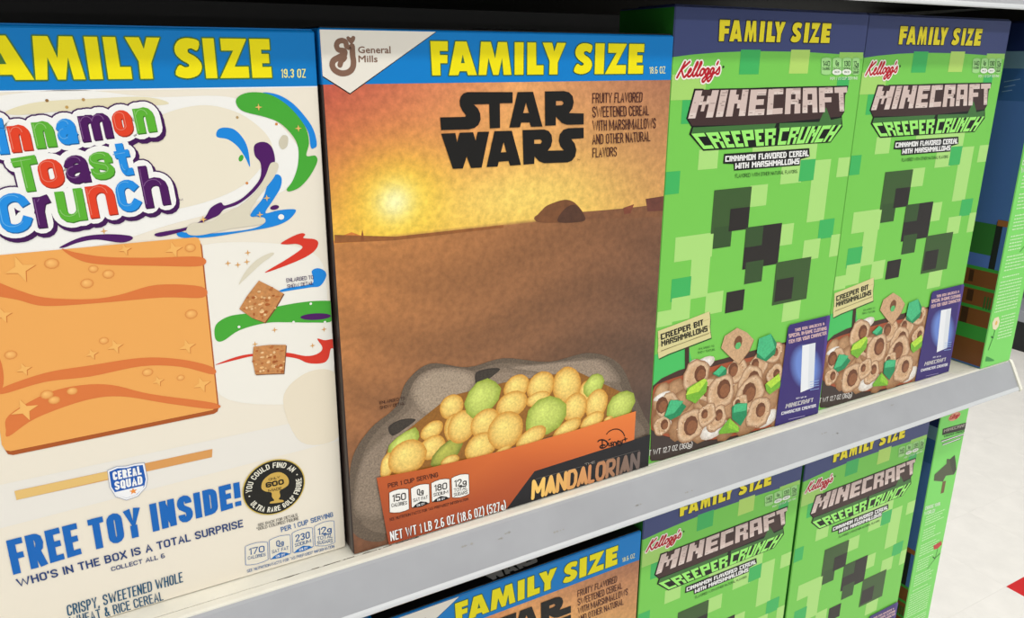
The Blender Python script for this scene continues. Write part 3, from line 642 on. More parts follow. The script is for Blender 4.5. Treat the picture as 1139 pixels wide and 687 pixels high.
def letters(items, slope, y0, upx):
    for ch, xl, xr, h, col in items:
        bl = (xl, y0+slope*xl); br = (xr, y0+slope*xr); ux = upx*h
        q = FA(C3([bl, br, (br[0]-ux, br[1]-h), (bl[0]-ux, bl[1]-h)])); g = bil(q)
        W, H = math.dist(q[0], q[1]), math.dist(q[0], q[3]); sw = .0035 if ch not in 'm' else .0032
        if ch in 'ast': sw = .0031
        ix, iy = min(sw/2/W, .5), min(sw/2/H, .45)
        G = []
        for pts, cl in LET[ch]:
            P = [g(ix+a_*(1-2*ix), iy+b_*(1-2*iy)) for a_, b_ in pts]
            for wd, hc, hl, dx, dy in ((.0031, (66, 14, 84), 6, .0008, -.0014), (.0031, (66, 14, 84), 6, 0, 0), (.0025, (250, 249, 246), 7, 0, 0)):
                stroke(s, [(x_+dx, y_+dy) for x_, y_ in P], sw+2*wd, hc, hl, closed=bool(cl), cap=14)
            if not cl:
                for e0, e1 in ((0, 1), (-1, -2)):
                    L = max(math.dist(P[e0], P[e1]), 1e-7); P[e0] = (P[e0][0]+(P[e0][0]-P[e1][0])/L*sw*.46, P[e0][1]+(P[e0][1]-P[e1][1])/L*sw*.46)
            G.append((P, cl))
        for P, cl in G: mstroke(s, [(x_+.0003, y_-.0005) for x_, y_ in P], sw, lin(tuple(int(v*.7) for v in col)), 8, cl)
        for P, cl in G: mstroke(s, P, sw, lin(col), 9, cl)
        for P, cl in G: mstroke(s, [(x_-.0009, y_+.0009) for x_, y_ in P[1:-1]] if len(P) > 3 else [(x_-.0011, y_+.0002) for x_, y_ in [lerp(P[0], P[1], .08), lerp(P[0], P[1], .92)]], .00035, lin(lerp(col, (255, 255, 255), .3)), 10, cl)
letters([('C', -175, -60, 155, CB), ('i', 2, 40, 165, CB), ('n', 55, 150, 120, CR_), ('n', 165, 257, 120, CG), ('a', 268, 355, 116, CB), ('m', 372, 512, 118, CP), ('o', 520, 606, 116, CR_), ('n', 618, 706, 114, CG)], -.15, 291, .22)
letters([('T', 84, 196, 156, CG), ('o', 190, 298, 128, CR_), ('a', 306, 412, 126, CP), ('s', 420, 522, 124, CG), ('t', 536, 606, 146, CB)], -.165, 478, .24)
letters([('C', 12, 152, 176, CB), ('r', 172, 246, 140, CP), ('u', 272, 394, 146, CG), ('n', 408, 530, 144, CR_), ('c', 538, 642, 142, CB), ('h', 655, 768, 190, CP)], -.185, 654, .2)
text(s, 'TM', FA(C3([(797, 500), (822, 496), (820, 486), (795, 490)])), (90, 60, 110), 8, off=.01, res=1)
s.build('title_lettering', M_PRINT, A, front('A'))

# words of the lower half
s = Sheet(); B1, B2c = (12, 104, 190), (32, 62, 120)
text(s, 'FREE TOY INSIDE!', FA([(14.8, 638.6), (268.5, 560.8), (266, 535.2), (6.5, 600.2)]), B1, 6, ratio=.192)
text(s, "WHO'S IN THE BOX IS A TOTAL SURPRISE", FA([(20, 652.2), (270.5, 585.2), (269.5, 576.9), (17.4, 643.5)]), B2c, 6, ratio=.16)
text(s, 'COLLECT ALL 6', FA([(123.9, 634.4), (183.5, 619.4), (182.8, 614.4), (123.2, 630)]), B2c, 6, ratio=.16)
s.build('promotion_lettering', M_PRINT, A, front('A')); s = Sheet()
text(s, 'CRISPY, SWEETENED WHOLE', FA([(75.3, 684.5), (203.5, 646.4), (202.3, 635.2), (73.7, 672.6)]), (22, 84, 120), 6, ratio=.1)
text(s, 'WHEAT & RICE CEREAL', FA([(78.7, 696.6), (181.8, 666.4), (180, 656.8), (76.5, 685.7)]), (22, 84, 120), 6, ratio=.1)
s.build('recipe_lettering', M_PRINT, A, front('A')); s = Sheet()
text(s, 'ENLARGED TO', FA(C5([(338, 243), (452, 228), (450, 212), (336, 226)])), (60, 30, 90), 6, off=.01, res=1)
text(s, 'SHOW DETAIL', FA(C5([(341, 268), (452, 252), (450, 237), (339, 252)])), (60, 30, 90), 6, off=.01, res=1)
s.build('note_lettering', M_PRINT, A, front('A'))
s = Sheet(); cv = crop(0, 500, 4.065)
sh = [(490, 95), (530, 78), (570, 76), (610, 66), (648, 62), (662, 130), (655, 165), (620, 203), (572, 220), (525, 205), (500, 165)]
cx, cy = 574, 142
s.poly(FA(cv([((x-cx)*1.07+cx, (y-cy)*1.08+cy) for x, y in sh])), (150, 160, 190), 6)
s.poly(FA(cv([((x-cx)*1.04+cx, (y-cy)*1.05+cy) for x, y in sh])), (250, 250, 250), 7)
s.poly(FA(cv([((x-cx)*.96+cx, (y-cy)*.95+cy) for x, y in sh])), (24, 92, 182), 8)
s.poly(FA(cv([(514, 190), (650, 158), (645, 172), (615, 200), (572, 215), (530, 203)])), (248, 248, 250), 9)
text(s, 'CEREAL', FA(cv([(512, 136), (640, 108), (634, 70), (507, 98)])), (250, 250, 250), 9, ratio=.2)
text(s, 'SQUAD', FA(cv([(520, 180), (645, 152), (641, 114), (516, 142)])), (250, 250, 250), 9, ratio=.2)
p = FA(cv([(602, 184)]))[0]
s.poly([(p[0]+.0018*(1 if k % 2 == 0 else .45)*math.cos(k*math.pi/5+.3), p[1]+.0018*(1 if k % 2 == 0 else .45)*math.sin(k*math.pi/5+.3)) for k in range(10)], (244, 150, 60), 10)
s.build('shield_badge', M_PRINT, A, front('A'))
s = Sheet(); cv = crop(260, 500, 4.736)
ctr = FA(cv([(212, 195)]))[0]; e1 = FA(cv([(370, 172)]))[0]; e2 = FA(cv([(206, 47)]))[0]; RR = (math.dist(ctr, e1)+math.dist(ctr, e2))/2
disc(s, ctr, RR, RR, (214, 186, 90), 6, n=44); disc(s, ctr, RR*.965, RR*.965, (28, 27, 24), 7, n=44)
blobp = [(145, 200), (150, 165), (172, 140), (200, 122), (240, 115), (272, 130), (288, 155), (285, 182), (262, 200), (240, 215), (244, 240), (236, 258), (258, 262), (256, 272), (192, 280), (194, 270), (212, 264), (200, 245), (196, 222), (165, 216)]
s.poly(FA(cr(cv(blobp), 4)), (212, 174, 84), 8)
text(s, 'ONLY', FA(cv([(183, 160), (243, 146), (241, 134), (181, 148)])), (28, 24, 16), 9, off=.03)
text(s, '600', FA(cv([(168, 198), (264, 178), (261, 150), (165, 170)])), (28, 24, 16), 9, ratio=.25)
text(s, 'MADE', FA(cv([(182, 220), (252, 206), (249, 192), (179, 206)])), (28, 24, 16), 9, off=.03)
def ring(txt, a0, a1, inward, lay):
    n = len(txt); rr = RR*.80; h = RR*.19
    wts = {'I': .45, ' ': .6, '*': .5, '.': .4}; tot = sum(wts.get(c, 1) for c in txt); x = 0
    for c in txt:
        wv = wts.get(c, 1); am = math.radians(a0+(a1-a0)*(x+wv/2)/tot); half = math.radians(abs(a1-a0)/tot*wv)*.40*rr; x += wv
        if c == ' ': continue
        ux, uy = (math.cos(am), math.sin(am)) if not inward else (-math.cos(am), -math.sin(am))
        tx, ty = uy, -ux; c0 = (ctr[0]+rr*math.cos(am), ctr[1]+rr*math.sin(am)); hh = h/2 if c not in '.' else h/9; 
        if c == '.': half = hh
        q = [(c0[0]-tx*half-ux*hh, c0[1]-ty*half-uy*hh), (c0[0]+tx*half-ux*hh, c0[1]+ty*half-uy*hh), (c0[0]+tx*half+ux*hh, c0[1]+ty*half+uy*hh), (c0[0]-tx*half+ux*hh, c0[1]-ty*half+uy*hh)]
        text(s, c, q, (244, 240, 222), lay, off=.03)
ring('YOU COULD FIND AN', 178, 32, False, 8); ring('ULTRA RARE GOLD* FIGURE', 205, 368, True, 8); ring('.', 188, 186, False, 8); ring('.', 20, 18, False, 8)
text(s, 'SEE BACK FOR DETAILS', FA(cv([(127, 402), (335, 347), (333, 332), (125, 388)])), (60, 58, 58), 6, off=.01, res=1)
text(s, '*GOLD COLORED FIGURE', FA(cv([(120, 424), (342, 366), (340, 350), (118, 408)])), (60, 58, 58), 6, off=.01, res=1)
s.build('round_gold_badge', M_PRINT, A, front('A'))
s = Sheet()
nutrition(s, 'A', cv, 'PER 1 CUP SERVING', [(250, 432), (523, 350), (520, 325), (245, 407)],
 [([(62, 610), (180, 582), (176, 478), (60, 500)], '170', 'CALORIES', ''), ([(190, 578), (300, 548), (296, 440), (186, 468)], '0g', 'SAT FAT', '0% DV'), ([(312, 545), (418, 512), (412, 402), (306, 430)], '230', 'SODIUM', '10% DV'), ([(428, 508), (532, 492), (526, 365), (424, 395)], '12g', 'TOTAL/SUGARS', '')],
 'SEE NUTRITION FACTS FOR "AS PREPARED" INFORMATION', [(70, 645), (530, 512), (528, 498), (68, 630)], (40, 100, 165), (240, 233, 216), (26, 88, 150), dv=(20, 110, 190))
s.build('nutrition_label', M_PRINT, A, front('A'))

# ================================================================== BOX B: orange desert cereal box
B = empty('cereal_box', base('B'), 'orange desert cereal box with white corner logo and tray of yellow puffs on upper shelf', 'cereal box')
hB, wB = BOX['B']['h'], BOX['B']['w']; zbB = at('B', 550, 91.5)[1]; FB = fr('B')
carton('B', B, lambda z, x, y: (0, 122, 200) if z >= zbB else (60, 46, 42), zbB, (16, 15, 16))
L_, R_ = -wB/2+.0006, wB/2-.0006
def px(k, a, b):                                                    # face point of a front back to picture coordinates (to look up the print's colours)
    bb = base(k); p = Vector((bb.x+a, BOX[k]['y'], bb.z+b))-CAM; z = p.dot(FWD)
    return 569.5+F_PX*p.dot(RGT)/z, 343.5-F_PX*p.dot(UPV)/z
def sunset(a, b):
    t = (a+wB/2)/wB; q = b/zbB                                       # 0..1 across, 0..1 up the print
    hz = .702
    if q > hz:
        v = (q-hz)/(1-hz)
        mid_ = lerp((246, 196, 74), (240, 198, 104), t); top = lerp((204, 92, 66), (176, 112, 86), t) if t > .5 else lerp((196, 88, 70), (240, 168, 104), t*2)
        if t > .5: top = lerp((240, 168, 104), (170, 112, 86), (t-.5)*2)
        c = lerp(mid_, top, min(1, v**.8)); 
        if t > .7: c = lerp(c, (196, 130, 84), (t-.7)*1.6*(1-v*.4))
        g1 = math.exp(-(((t-.17)/.13)**2+((v-.24)/.30)**2)); g2 = math.exp(-(((t-.16)/.05)**2+((v-.24)/.13)**2))
        c = lerp(c, (252, 216, 60), min(1, g1*.95)); c = lerp(c, (255, 252, 190), min(1, g2))
        c = lerp(c, (255, 232, 120), .55*math.exp(-(((t-.50)/.25)**2+((v-.20)/.22)**2)))
        return c
    v = q/hz
    c = lerp((204, 134, 72), (128, 86, 60), t**.8)
    c = lerp(c, lerp((120, 78, 54), (70, 60, 56), t), (1-v)**1.1)
    w_ = .06*math.sin(v*30+t*5+3*math.sin(t*6))*(1-abs(v-.5))
    return tuple(x*(1+w_) for x in c)
s = Sheet(); NX, NZ = 64, 110; V = []; Cc = []; Fc = []
for j in range(NZ+1):
    for i in range(NX+1):
        a = L_+(R_-L_)*i/NX; b = .0006+(zbB-.0006)*j/NZ; V.append((a, b)); Cc.append(lin(sunset(a, b)))
for j in range(NZ):
    for i in range(NX): o = j*(NX+1)+i; Fc.append((o, o+1, o+NX+2, o+NX+1))
s.tri(V, Fc, None, 0, Cc)
s.poly(FB([(369, 268), (380, 262), (391, 258), (402, 262), (412, 266), (412, 268), (369, 271)]), (214, 128, 56), 1)
s.poly(FB(cr([(600, 238), (640, 236), (690, 232), (737, 228), (737, 240), (660, 243), (600, 246)])), (134, 88, 58), 1)
s.poly(FB([(372, 261), (440, 263), (560, 250), (560, 253), (440, 267), (372, 270)]), (150, 92, 46), 1)
s.poly(FB([(718, 221), (738, 218), (738, 234), (720, 235)]), (110, 62, 50), 2)
s.poly(FB([(693, 231), (705, 227), (701, 237), (694, 238)]), (130, 70, 50), 2)
s.poly(FB([(401, 268), (402, 260), (403, 255), (404, 260), (405, 268)]), (140, 80, 40), 2)
s.poly(FB(cr([(596, 246), (604, 232), (614, 226), (630, 222), (642, 228), (650, 243), (630, 247)])), (124, 78, 46), 2)
s.poly(FB(cr([(620, 246), (628, 232), (640, 228), (651, 243), (640, 247)])), (86, 54, 38), 3)
s.build('desert_picture', M_SAND, B, front('B'))
# burlap folds behind the tray
s = Sheet()
def fold(pts, rim, colr, lay, hi=(-.2, .3)):
    P = FB(cr(pts, 5)); c = (sum(p[0] for p in P)/len(P), sum(p[1] for p in P)/len(P))
    for k, cc_ in ((1, rim), (.93, lerp(rim, colr, .4)), (.86, lerp(rim, colr, .75)), (.78, colr)):
        s.poly([((p[0]-c[0])*k+c[0], (p[1]-c[1])*k+c[1]) for p in P], cc_, lay)
fold([(392, 592), (388, 550), (392, 508), (412, 476), (440, 452), (452, 424), (478, 404), (520, 408), (560, 398), (610, 402), (655, 392), (688, 404), (704, 436), (716, 462), (724, 488), (640, 520), (440, 560), (428, 600)], (104, 89, 74), (150, 131, 112), 4)
fold([(456, 436), (470, 414), (500, 408), (530, 416), (522, 436), (500, 452), (470, 462)], (138, 120, 102), (170, 151, 130), 5)
fold([(560, 408), (600, 404), (640, 400), (672, 400), (690, 424), (660, 424), (610, 416)], (122, 106, 90), (158, 139, 120), 5)
fold([(528, 416), (540, 410), (556, 410), (540, 424), (532, 436)], (54, 46, 40), (62, 54, 46), 6)
fold([(396, 575), (394, 540), (404, 505), (424, 484), (440, 476), (428, 510), (428, 575)], (120, 104, 88), (146, 128, 110), 5)
fold([(432, 474), (446, 466), (462, 466), (450, 476), (436, 484)], (54, 46, 40), (62, 54, 46), 6)
s.build('burlap_picture', M_CLOTH, B, front('B'))
# puffs
s = Sheet((7, .05)); random.seed(11)
Y1, Y2, G1, G2 = (255, 224, 128), (212, 148, 54), (212, 226, 116), (150, 166, 56)
sc = lambda x, y: math.dist(at('B', x, y), at('B', x+10, y))/10
s.poly(FB([(426, 526), (430, 500), (450, 480), (500, 440), (560, 425), (640, 412), (700, 440), (703, 460), (440, 532)]), (150, 98, 36), 7)
PU = [(502, 452, 13, 13, 0, 0), (506, 476, 12, 16, 0, 0), (480, 478, 13, 9, .3, 0), (480, 497, 15, 12, .3, 0), (449, 492, 20, 11, .4, 1), (430, 518, 7, 15, -.3, 0), (453, 508, 21, 19, 0, 0), (498, 502, 20, 11, .5, 2), (513, 474, 15, 17, -.3, 0), (536, 443, 21, 17, .7, 1), (574, 430, 14, 12, .2, 0), (601, 429, 15, 14, .3, 0), (598, 443, 13, 7, 0, 0), (653, 434, 9, 10, 0, 0), (630, 428, 15, 18, .2, 0), (660, 428, 11, 10, .6, 1), (690, 451, 15, 14, .5, 1), (663, 449, 12, 14, -.3, 0), (639, 453, 13, 14, 0, 0), (539, 470, 16, 14, .4, 0), (569, 449, 17, 13, 0, 0), (676, 466, 5, 3, 0, 0), (658, 468, 13, 8, .2, 0), (534, 497, 17, 15, .3, 0), (562, 478, 19, 19, .3, 0), (607, 462, 23, 19, .2, 1), (630, 477, 16, 8, .3, 0), (590, 487, 17, 10, .3, 0), (557, 503, 12, 5, .3, 0), (500, 512, 10, 6, 0, 0)]
for i, (x, y, rx, ry, rot, gk) in enumerate(PU):
    k = sc(x, y); c1, c2 = ((Y1, Y2), (G1, G2), ((190, 190, 84), (120, 130, 44)))[gk]
    n = 22; jag = .02 if gk == 0 else .09; rx2 = rx*k; ry2 = ry*k*1.02
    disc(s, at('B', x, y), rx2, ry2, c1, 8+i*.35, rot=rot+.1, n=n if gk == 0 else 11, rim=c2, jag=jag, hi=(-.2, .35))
trayq = FB([(418, 530), (470, 521), (560, 500), (640, 477), (706, 456), (704, 487), (724.5, 481), (724.5, 519.5), (600, 552), (431.8, 604)])
s.build('puff_picture', M_FOOD, B, front('B'))
s = Sheet(); LT = 20
tp = FB([(418, 530), (470, 520.5), (560, 499.5), (640, 477), (706, 456.2), (704, 488.5), (593.4, 522.8), (562.8, 565), (431.6, 604.4)])
cols = [(196, 92, 44), (202, 98, 44), (222, 112, 52), (236, 126, 60), (238, 130, 62), (228, 118, 56), (196, 92, 46), (172, 78, 42), (160, 70, 40)]
lp = [Vector((a, b, 0)) for a, b in tp]
s.tri(tp, tessellate_polygon([lp]), None, LT, [lin(c) for c in cols])
s.poly(FB([(593.4, 522.8), (724.2, 481.5), (724.2, 520.5), (562.0, 567.0)]), (34, 33, 37), LT)
s.build('tray_picture', M_PRINT, B, front('B'))
cv6 = crop(345, 440, 2.778); s = Sheet(); cz = crop(415, 510, 6.87)
nutrition(s, 'B', cz, 'PER 1 CUP SERVING', [(108, 215), (490, 130), (487, 95), (105, 182)],
 [([(120, 410), (268, 385), (262, 212), (115, 240)], '150', 'CALORIES', ''), ([(288, 372), (425, 335), (420, 175), (280, 208)], '0g', 'SAT FAT', '0% DV'), ([(442, 328), (580, 296), (575, 136), (436, 168)], '180', 'SODIUM', '8% DV'), ([(596, 296), (728, 268), (722, 100), (590, 130)], '12g', 'TOTAL/SUGARS', '')],
 'SEE NUTRITION FACTS FOR "AS PREPARED" INFORMATION', [(120, 468), (720, 308), (718, 288), (118, 445)], (48, 18, 20), (250, 247, 240), (34, 26, 24), lay=LT+2)
s.build('nutrition_label', M_PRINT, B, front('B'))
s = Sheet()
text(s, 'NET WT 1 LB 2.6 OZ (18.6 OZ) (527g)', FB(cz([(128, 620), (1008, 378), (1002, 308), (120, 548)])), (250, 250, 248), LT+3, ratio=.115, halo=[(.0003, (60, 25, 15), LT+2, .0003, -.0003)])
s.build('net_weight_lettering', M_PRINT, B, front('B'))
# show title on the dark strip
s = Sheet(); cm = crop(570, 460, 6.87); q = FB(cm([(143, 638), (968, 402), (976, 286), (150, 508)])); g_ = bil(q)
SG = {'M': ([[(.04, 0), (.04, 1), (.5, .3), (.96, 1), (.96, 0)]], 1.25), 'A': ([[(0, 0), (.5, 1), (1, 0)], [(.5, .55), (.5, .1)]], 1.0), 'N': ([[(.05, 0), (.05, 1), (.95, 0), (.95, 1)]], 1.0),
 'D': ([[(.05, 0), (.05, 1), (.7, 1), (.95, .75), (.95, .25), (.7, 0), (.05, 0)]], .95), 'L': ([[(.05, 1), (.05, 0), (.9, 0)]], .62), 'O': ([[(.25, 0), (.05, .25), (.05, .8), (.2, 1), (.8, 1), (.95, .8), (.95, .25), (.75, 0), (.25, 0)]], 1.0),
 'R': ([[(.05, 0), (.05, 1), (.75, 1), (.95, .85), (.95, .6), (.75, .45), (.3, .45), (.95, 0)]], .95), 'I': ([[(.5, 0), (.5, 1)]], .3)}
tot = sum(SG[c][1]+.3 for c in 'MANDALORIAN'); x = 0
for i, c in enumerate('MANDALORIAN'):
    ps, wd = SG[c]; t = i/10
    colr = lerp((255, 206, 110), (214, 146, 96), min(1, t*2)) if t < .5 else lerp((214, 146, 96), (120, 104, 98), (t-.5)*2)
    for p in ps: stroke(s, [g_((x+a*wd)/tot, b) for a, b in p], .0026, colr, LT+3, cap=5)
    x += wd+.3
text(s, 'THE', FB(cm([(543, 388), (622, 368), (620, 352), (541, 372)])), (190, 180, 170), LT+3, off=0, res=1)
for a_, b_ in (((170, 490), (530, 392)), ((640, 360), (960, 270))): stroke(s, FB(cm([a_, b_])), .0003, (110, 104, 100), LT+3, sq=True)
s.build('series_lettering', M_PRINT, B, front('B'))
# streaming logo
s = Sheet(); cg = crop(560, 400, 6.87); DK = (26, 14, 14)
for p, wd in [([(778, 562), (800, 538), (835, 524), (870, 525), (900, 545), (916, 575)], .0007), ([(712, 618), (722, 608), (750, 604), (778, 618), (785, 638), (768, 660), (740, 668), (728, 655), (745, 645), (765, 645)], .0010), ([(745, 608), (746, 665)], .0009), ([(793, 628), (796, 652)], .0009), ([(795, 605), (806, 598)], .0009),
              ([(825, 622), (810, 628), (812, 636), (824, 640), (818, 650), (806, 648)], .0009), ([(832, 648), (832, 626), (842, 620), (850, 628), (852, 644)], .0009), ([(860, 630), (874, 622), (868, 612), (858, 622), (862, 640), (878, 636)], .0009), ([(884, 612), (886, 628), (896, 626), (898, 606), (896, 636), (886, 650), (874, 650)], .0009), ([(906, 604), (934, 596)], .0008), ([(918, 586), (923, 614)], .0008)]:
    stroke(s, FB(cg(cro(p, 4))), wd, DK, LT+3)
s.build('script_logo', M_PRINT, B, front('B'))
# banner, corner flap, size words
s = Sheet()
s.poly([(L_, zbB), (R_, zbB), (R_, hB-.001), (L_, hB-.001)], (0, 128, 206), 1)
s.build('blue_banner', M_PRINT, B, front('B'))
s = Sheet(); cb = crop(320, 10, 6.328); tl = (L_, hB-.0008)
e_ = FB(cb([(1040, 145)]))[0]; p2 = FB(cb([(437, 592)]))[0]; p3 = FB(cb([(222, 470)]))[0]
s.poly([tl, (e_[0]+.0006, tl[1]), (p2[0], p2[1]-.0006), (L_, p3[1]-.0006)], (50, 34, 28), 2)
s.poly([tl, (e_[0], tl[1]), p2, (L_, p3[1])], (238, 232, 220), 3)
BR_ = (134, 100, 82)
for p, wd in [([(412, 262), (405, 232), (380, 222), (352, 232), (342, 260), (358, 288), (400, 296), (396, 330), (376, 365), (366, 395)], .0025), ([(398, 318), (360, 340), (322, 362), (312, 395), (330, 430), (375, 452), (425, 445), (455, 415), (462, 370), (456, 330), (452, 262)], .0028), ([(425, 272), (455, 262)], .0022), ([(350, 352), (385, 362), (404, 342)], .0019)]:
    stroke(s, FB(cb(cro(p, 5))), wd, BR_, 4, cap=8)
s.poly(FB(cr(cb([(446, 246), (420, 222), (412, 200), (425, 192), (442, 202), (455, 190), (472, 196), (470, 220)]), 4)), BR_, 4)
text(s, 'General', FB(cb([(495, 310), (722, 312), (720, 262), (493, 264)])), BR_, 4, off=.018)
text(s, 'Mills', FB(cb([(498, 374), (630, 374), (628, 328), (496, 328)])), BR_, 4, off=.018)
s.build('maker_logo', M_PRINT, B, front('B'))
s = Sheet()
family(s, 'B', dict(base=(600, 82.8), top=(600, 47.4), l=[('F', 478.8, 498, 65), ('A', 499, 530, 82), ('M', 532, 568.5, 82), ('I', 572, 581.8, 82), ('L', 586, 604, 82), ('Y', 603.2, 629, 49), ('S', 638.2, 658.3, 66), ('I', 661, 671, 82), ('Z', 672.4, 695.4, 82), ('E', 698, 714.6, 82)]), edge=(60, 110, 70))
cb2 = crop(600, 30, 7.593)
text(s, '18.6 OZ', FB(cb2([(925, 395), (1060, 392), (1060, 332), (923, 335)])), (240, 240, 180), 4, ratio=.125)
s.build('size_lettering', M_PRINT, B, front('B'))
# block title, kept also for the top flap
TIT = [([(568, 78), (250, 78), (222, 88), (203, 110), (195, 140), (199, 175), (215, 210), (240, 240), (235, 252), (58, 256), (65, 345), (260, 340), (300, 330), (328, 308), (343, 270), (340, 230), (325, 195), (295, 165), (403, 162), (408, 333), (480, 330), (478, 157), (568, 155)], []),
 ([(603, 78), (712, 76), (778, 320), (697, 322), (688, 291), (628, 292), (620, 325), (545, 328)], [(662, 152), (642, 226), (684, 225)]),
 ([(795, 73), (930, 71), (965, 80), (990, 106), (998, 150), (988, 192), (965, 226), (1068, 228), (1068, 305), (950, 308), (915, 295), (872, 250), (872, 312), (797, 315)], [(873, 140), (915, 139), (928, 155), (915, 171), (873, 172)]),
 ([(65, 370), (165, 366), (178, 430), (195, 364), (290, 360), (308, 420), (322, 358), (403, 356), (350, 608), (275, 612), (245, 530), (218, 615), (148, 617)], []),
 ([(440, 353), (562, 350), (627, 590), (550, 595), (540, 562), (470, 568), (462, 602), (385, 605)], [(505, 428), (485, 502), (525, 500)]),
 ([(638, 345), (790, 341), (822, 352), (842, 380), (847, 420), (837, 460), (815, 490), (930, 488), (905, 460), (893, 420), (900, 375), (925, 343), (960, 332), (1068, 328), (1068, 402), (980, 408), (1005, 440), (1017, 485), (1008, 530), (985, 560), (955, 572), (790, 578), (755, 565), (722, 530), (720, 582), (645, 588)], [(720, 412), (765, 410), (776, 425), (765, 441), (720, 442)])]
s = Sheet(); ct = crop(480, 90, 6.328)
for o_, h_ in TIT: s.poly(FB(ct(o_)), (26, 24, 22), 6, [FB(ct(h_))] if h_ else ())
s.build('title_lettering', M_PRINT, B, front('B')); s = Sheet()
for i, (t, q) in enumerate([('FRUITY FLAVORED', [(92, 170), (472, 162), (478, 85), (92, 92)]), ('SWEETENED CEREAL', [(94, 280), (525, 262), (520, 188), (92, 195)]), ('WITH MARSHMALLOWS', [(95, 382), (577, 362), (578, 282), (92, 302)]), ('AND OTHER NATURAL', [(93, 485), (535, 460), (530, 385), (92, 408)]), ('FLAVORS', [(93, 585), (278, 575), (280, 502), (93, 512)])]):
    text(s, t, FB(crop(645, 90, 6.87)(q)), (66, 26, 30), 6, ratio=.1)
s.build('recipe_lettering', M_PRINT, B, front('B')); s = Sheet()
text(s, 'TM', FB(ct([(1020, 560), (1042, 558), (1042, 546), (1020, 548)])), (40, 30, 25), 6, res=1)
text(s, 'ENLARGED TO', FB(crop(415, 400, 6.87)([(50, 338), (242, 300), (240, 278), (48, 315)])), (60, 30, 25), 6, off=.012, res=1)
text(s, 'SHOW DETAIL', FB(crop(415, 400, 6.87)([(50, 375), (240, 340), (238, 318), (48, 352)])), (60, 30, 25), 6, off=.012, res=1)
s.build('note_lettering', M_PRINT, B, front('B'))
s = Sheet(); q0, q1 = at('B2top', 543, 643), at('B2top', 605, 622); wdt = q1[0]-q0[0]
g2 = lambda p: (q0[0]+(p[0]-65)/1003*wdt, q0[1]+(617-p[1])/1003*wdt*.95)
for o_, h_ in TIT: s.poly([g2(p) for p in o_], (150, 148, 144), 2, [[g2(p) for p in h_]] if h_ else ())
s.build('flap_lettering', M_PRINT, B, topf('B'))

# ================================================================== BOX C: green block pattern cereal box
C = empty('cereal_box', base('C'), 'green block patterned cereal box on the upper shelf, beside the orange desert box', 'cereal box', None)
hC, wC = BOX['C']['h'], BOX['C']['w']; FC = fr('C'); zbC = at('C', 747, 63.6)[1]
GB, GL, GT, NV = (122, 206, 84), (176, 226, 128), (66, 184, 96), (66, 76, 124)
carton('C', C, lambda z, x, y: NV if z >= zbC else GB, zbC, (40, 48, 90))
L_, R_ = -wC/2+.0006, wC/2-.0006
s = Sheet(); s.poly([(L_, .0006), (R_, .0006), (R_, zbC+.008), (L_, zbC+.008)], GB, 0)
c8 = crop(725, 170, 3.614); cu = crop(740, 10, 6.867); cu2 = crop(850, 10, 6.867); cm3 = crop(755, 85, 7.63); c5 = crop(770, 150, 7.593)
def rect(cv, p, q, col, lay=1):
    (a, b), (c, d) = FC(cv([p, q])); a, c = sorted((a, c)); b, d = sorted((b, d))
    a, c = max(a, L_), min(c, R_)
    s.poly([(a, b), (c, b), (c, d), (a, d)], col, lay)
for p, q, col in [((190, -12), (262, 62), GL), ((40, 78), (108, 163), GT), ((395, 132), (458, 210), GL), ((525, 60), (585, 118), GL), ((588, 30), (640, 110), GT), ((650, 30), (690, 270), GL), ((750, 20), (800, 92), GL),
 ((675, 270), (725, 338), GT), ((722, 330), (790, 405), GL), ((612, 352), (668, 422), GL), ((548, 440), (605, 515), GT), ((505, 290), (562, 366), GL), ((95, 340), (240, 416), GL), ((160, 415), (222, 575), GL), ((80, 508), (152, 585), GT), ((80, 585), (150, 665), GL), ((218, 565), (280, 638), GL), ((530, 592), (590, 665), GL), ((20, 640), (80, 690), GL)]: rect(c8, p, q, col)
for cv, p, q, col in [(cu, (577, 310), (710, 498), GT), (cu2, (205, 310), (330, 492), (184, 222, 110)), (cu, (30, 500), (300, 690), (170, 218, 112)), (cu2, (575, 330), (750, 380), (160, 214, 104)), (cu2, (560, 520), (640, 605), GT), (cm3, (30, 200), (95, 400), GT), (c5, (510, 90), (1040, 212), GL)]: rect(cv, p, q, col)
rect(c5, (915, 212), (1020, 380), GT, 2); rect(c5, (760, 212), (915, 400), GL, 1)
s.poly(FC([(726, 395), (746, 388), (765, 382), (770, 404), (746, 418), (722, 436)]), (74, 196, 100), 1)
s.build('block_pattern_print', M_PRINT, C, front('C'))
# plain dark blocks
s = Sheet(); DG, DB = (62, 92, 48), (44, 40, 38)
for p, q, col, l in [((250, 150), (385, 305), DG, 3), ((315, 225), (385, 305), DB, 4), ((378, 300), (505, 445), DB, 3), ((378, 300), (440, 370), (56, 84, 46), 4), ((500, 440), (620, 585), DG, 3), ((500, 510), (560, 585), DB, 4), ((250, 300), (315, 375), (56, 84, 46), 3), ((378, 440), (440, 515), (56, 84, 46), 3), ((300, 560), (365, 630), DB, 3)]:
    rect(c8, p, q, col, l)
s.build('dark_block_print', M_PRINT, C, front('C'))
s = Sheet()
top = hC-.0009; arch = FC([(748, 63.4), (770, 60.6), (800, 58.2), (827, 57.2), (850, 56.9), (880, 57.4), (905, 58.4), (935, 60.3), (960.5, 62.2)])
arch[0] = (L_, arch[0][1]); arch[-1] = (R_, arch[-1][1])
s.poly([(L_, top)]+arch+[(R_, top)], NV, 1)
s.build('navy_banner', M_PRINT, C, front('C'))
s = Sheet()
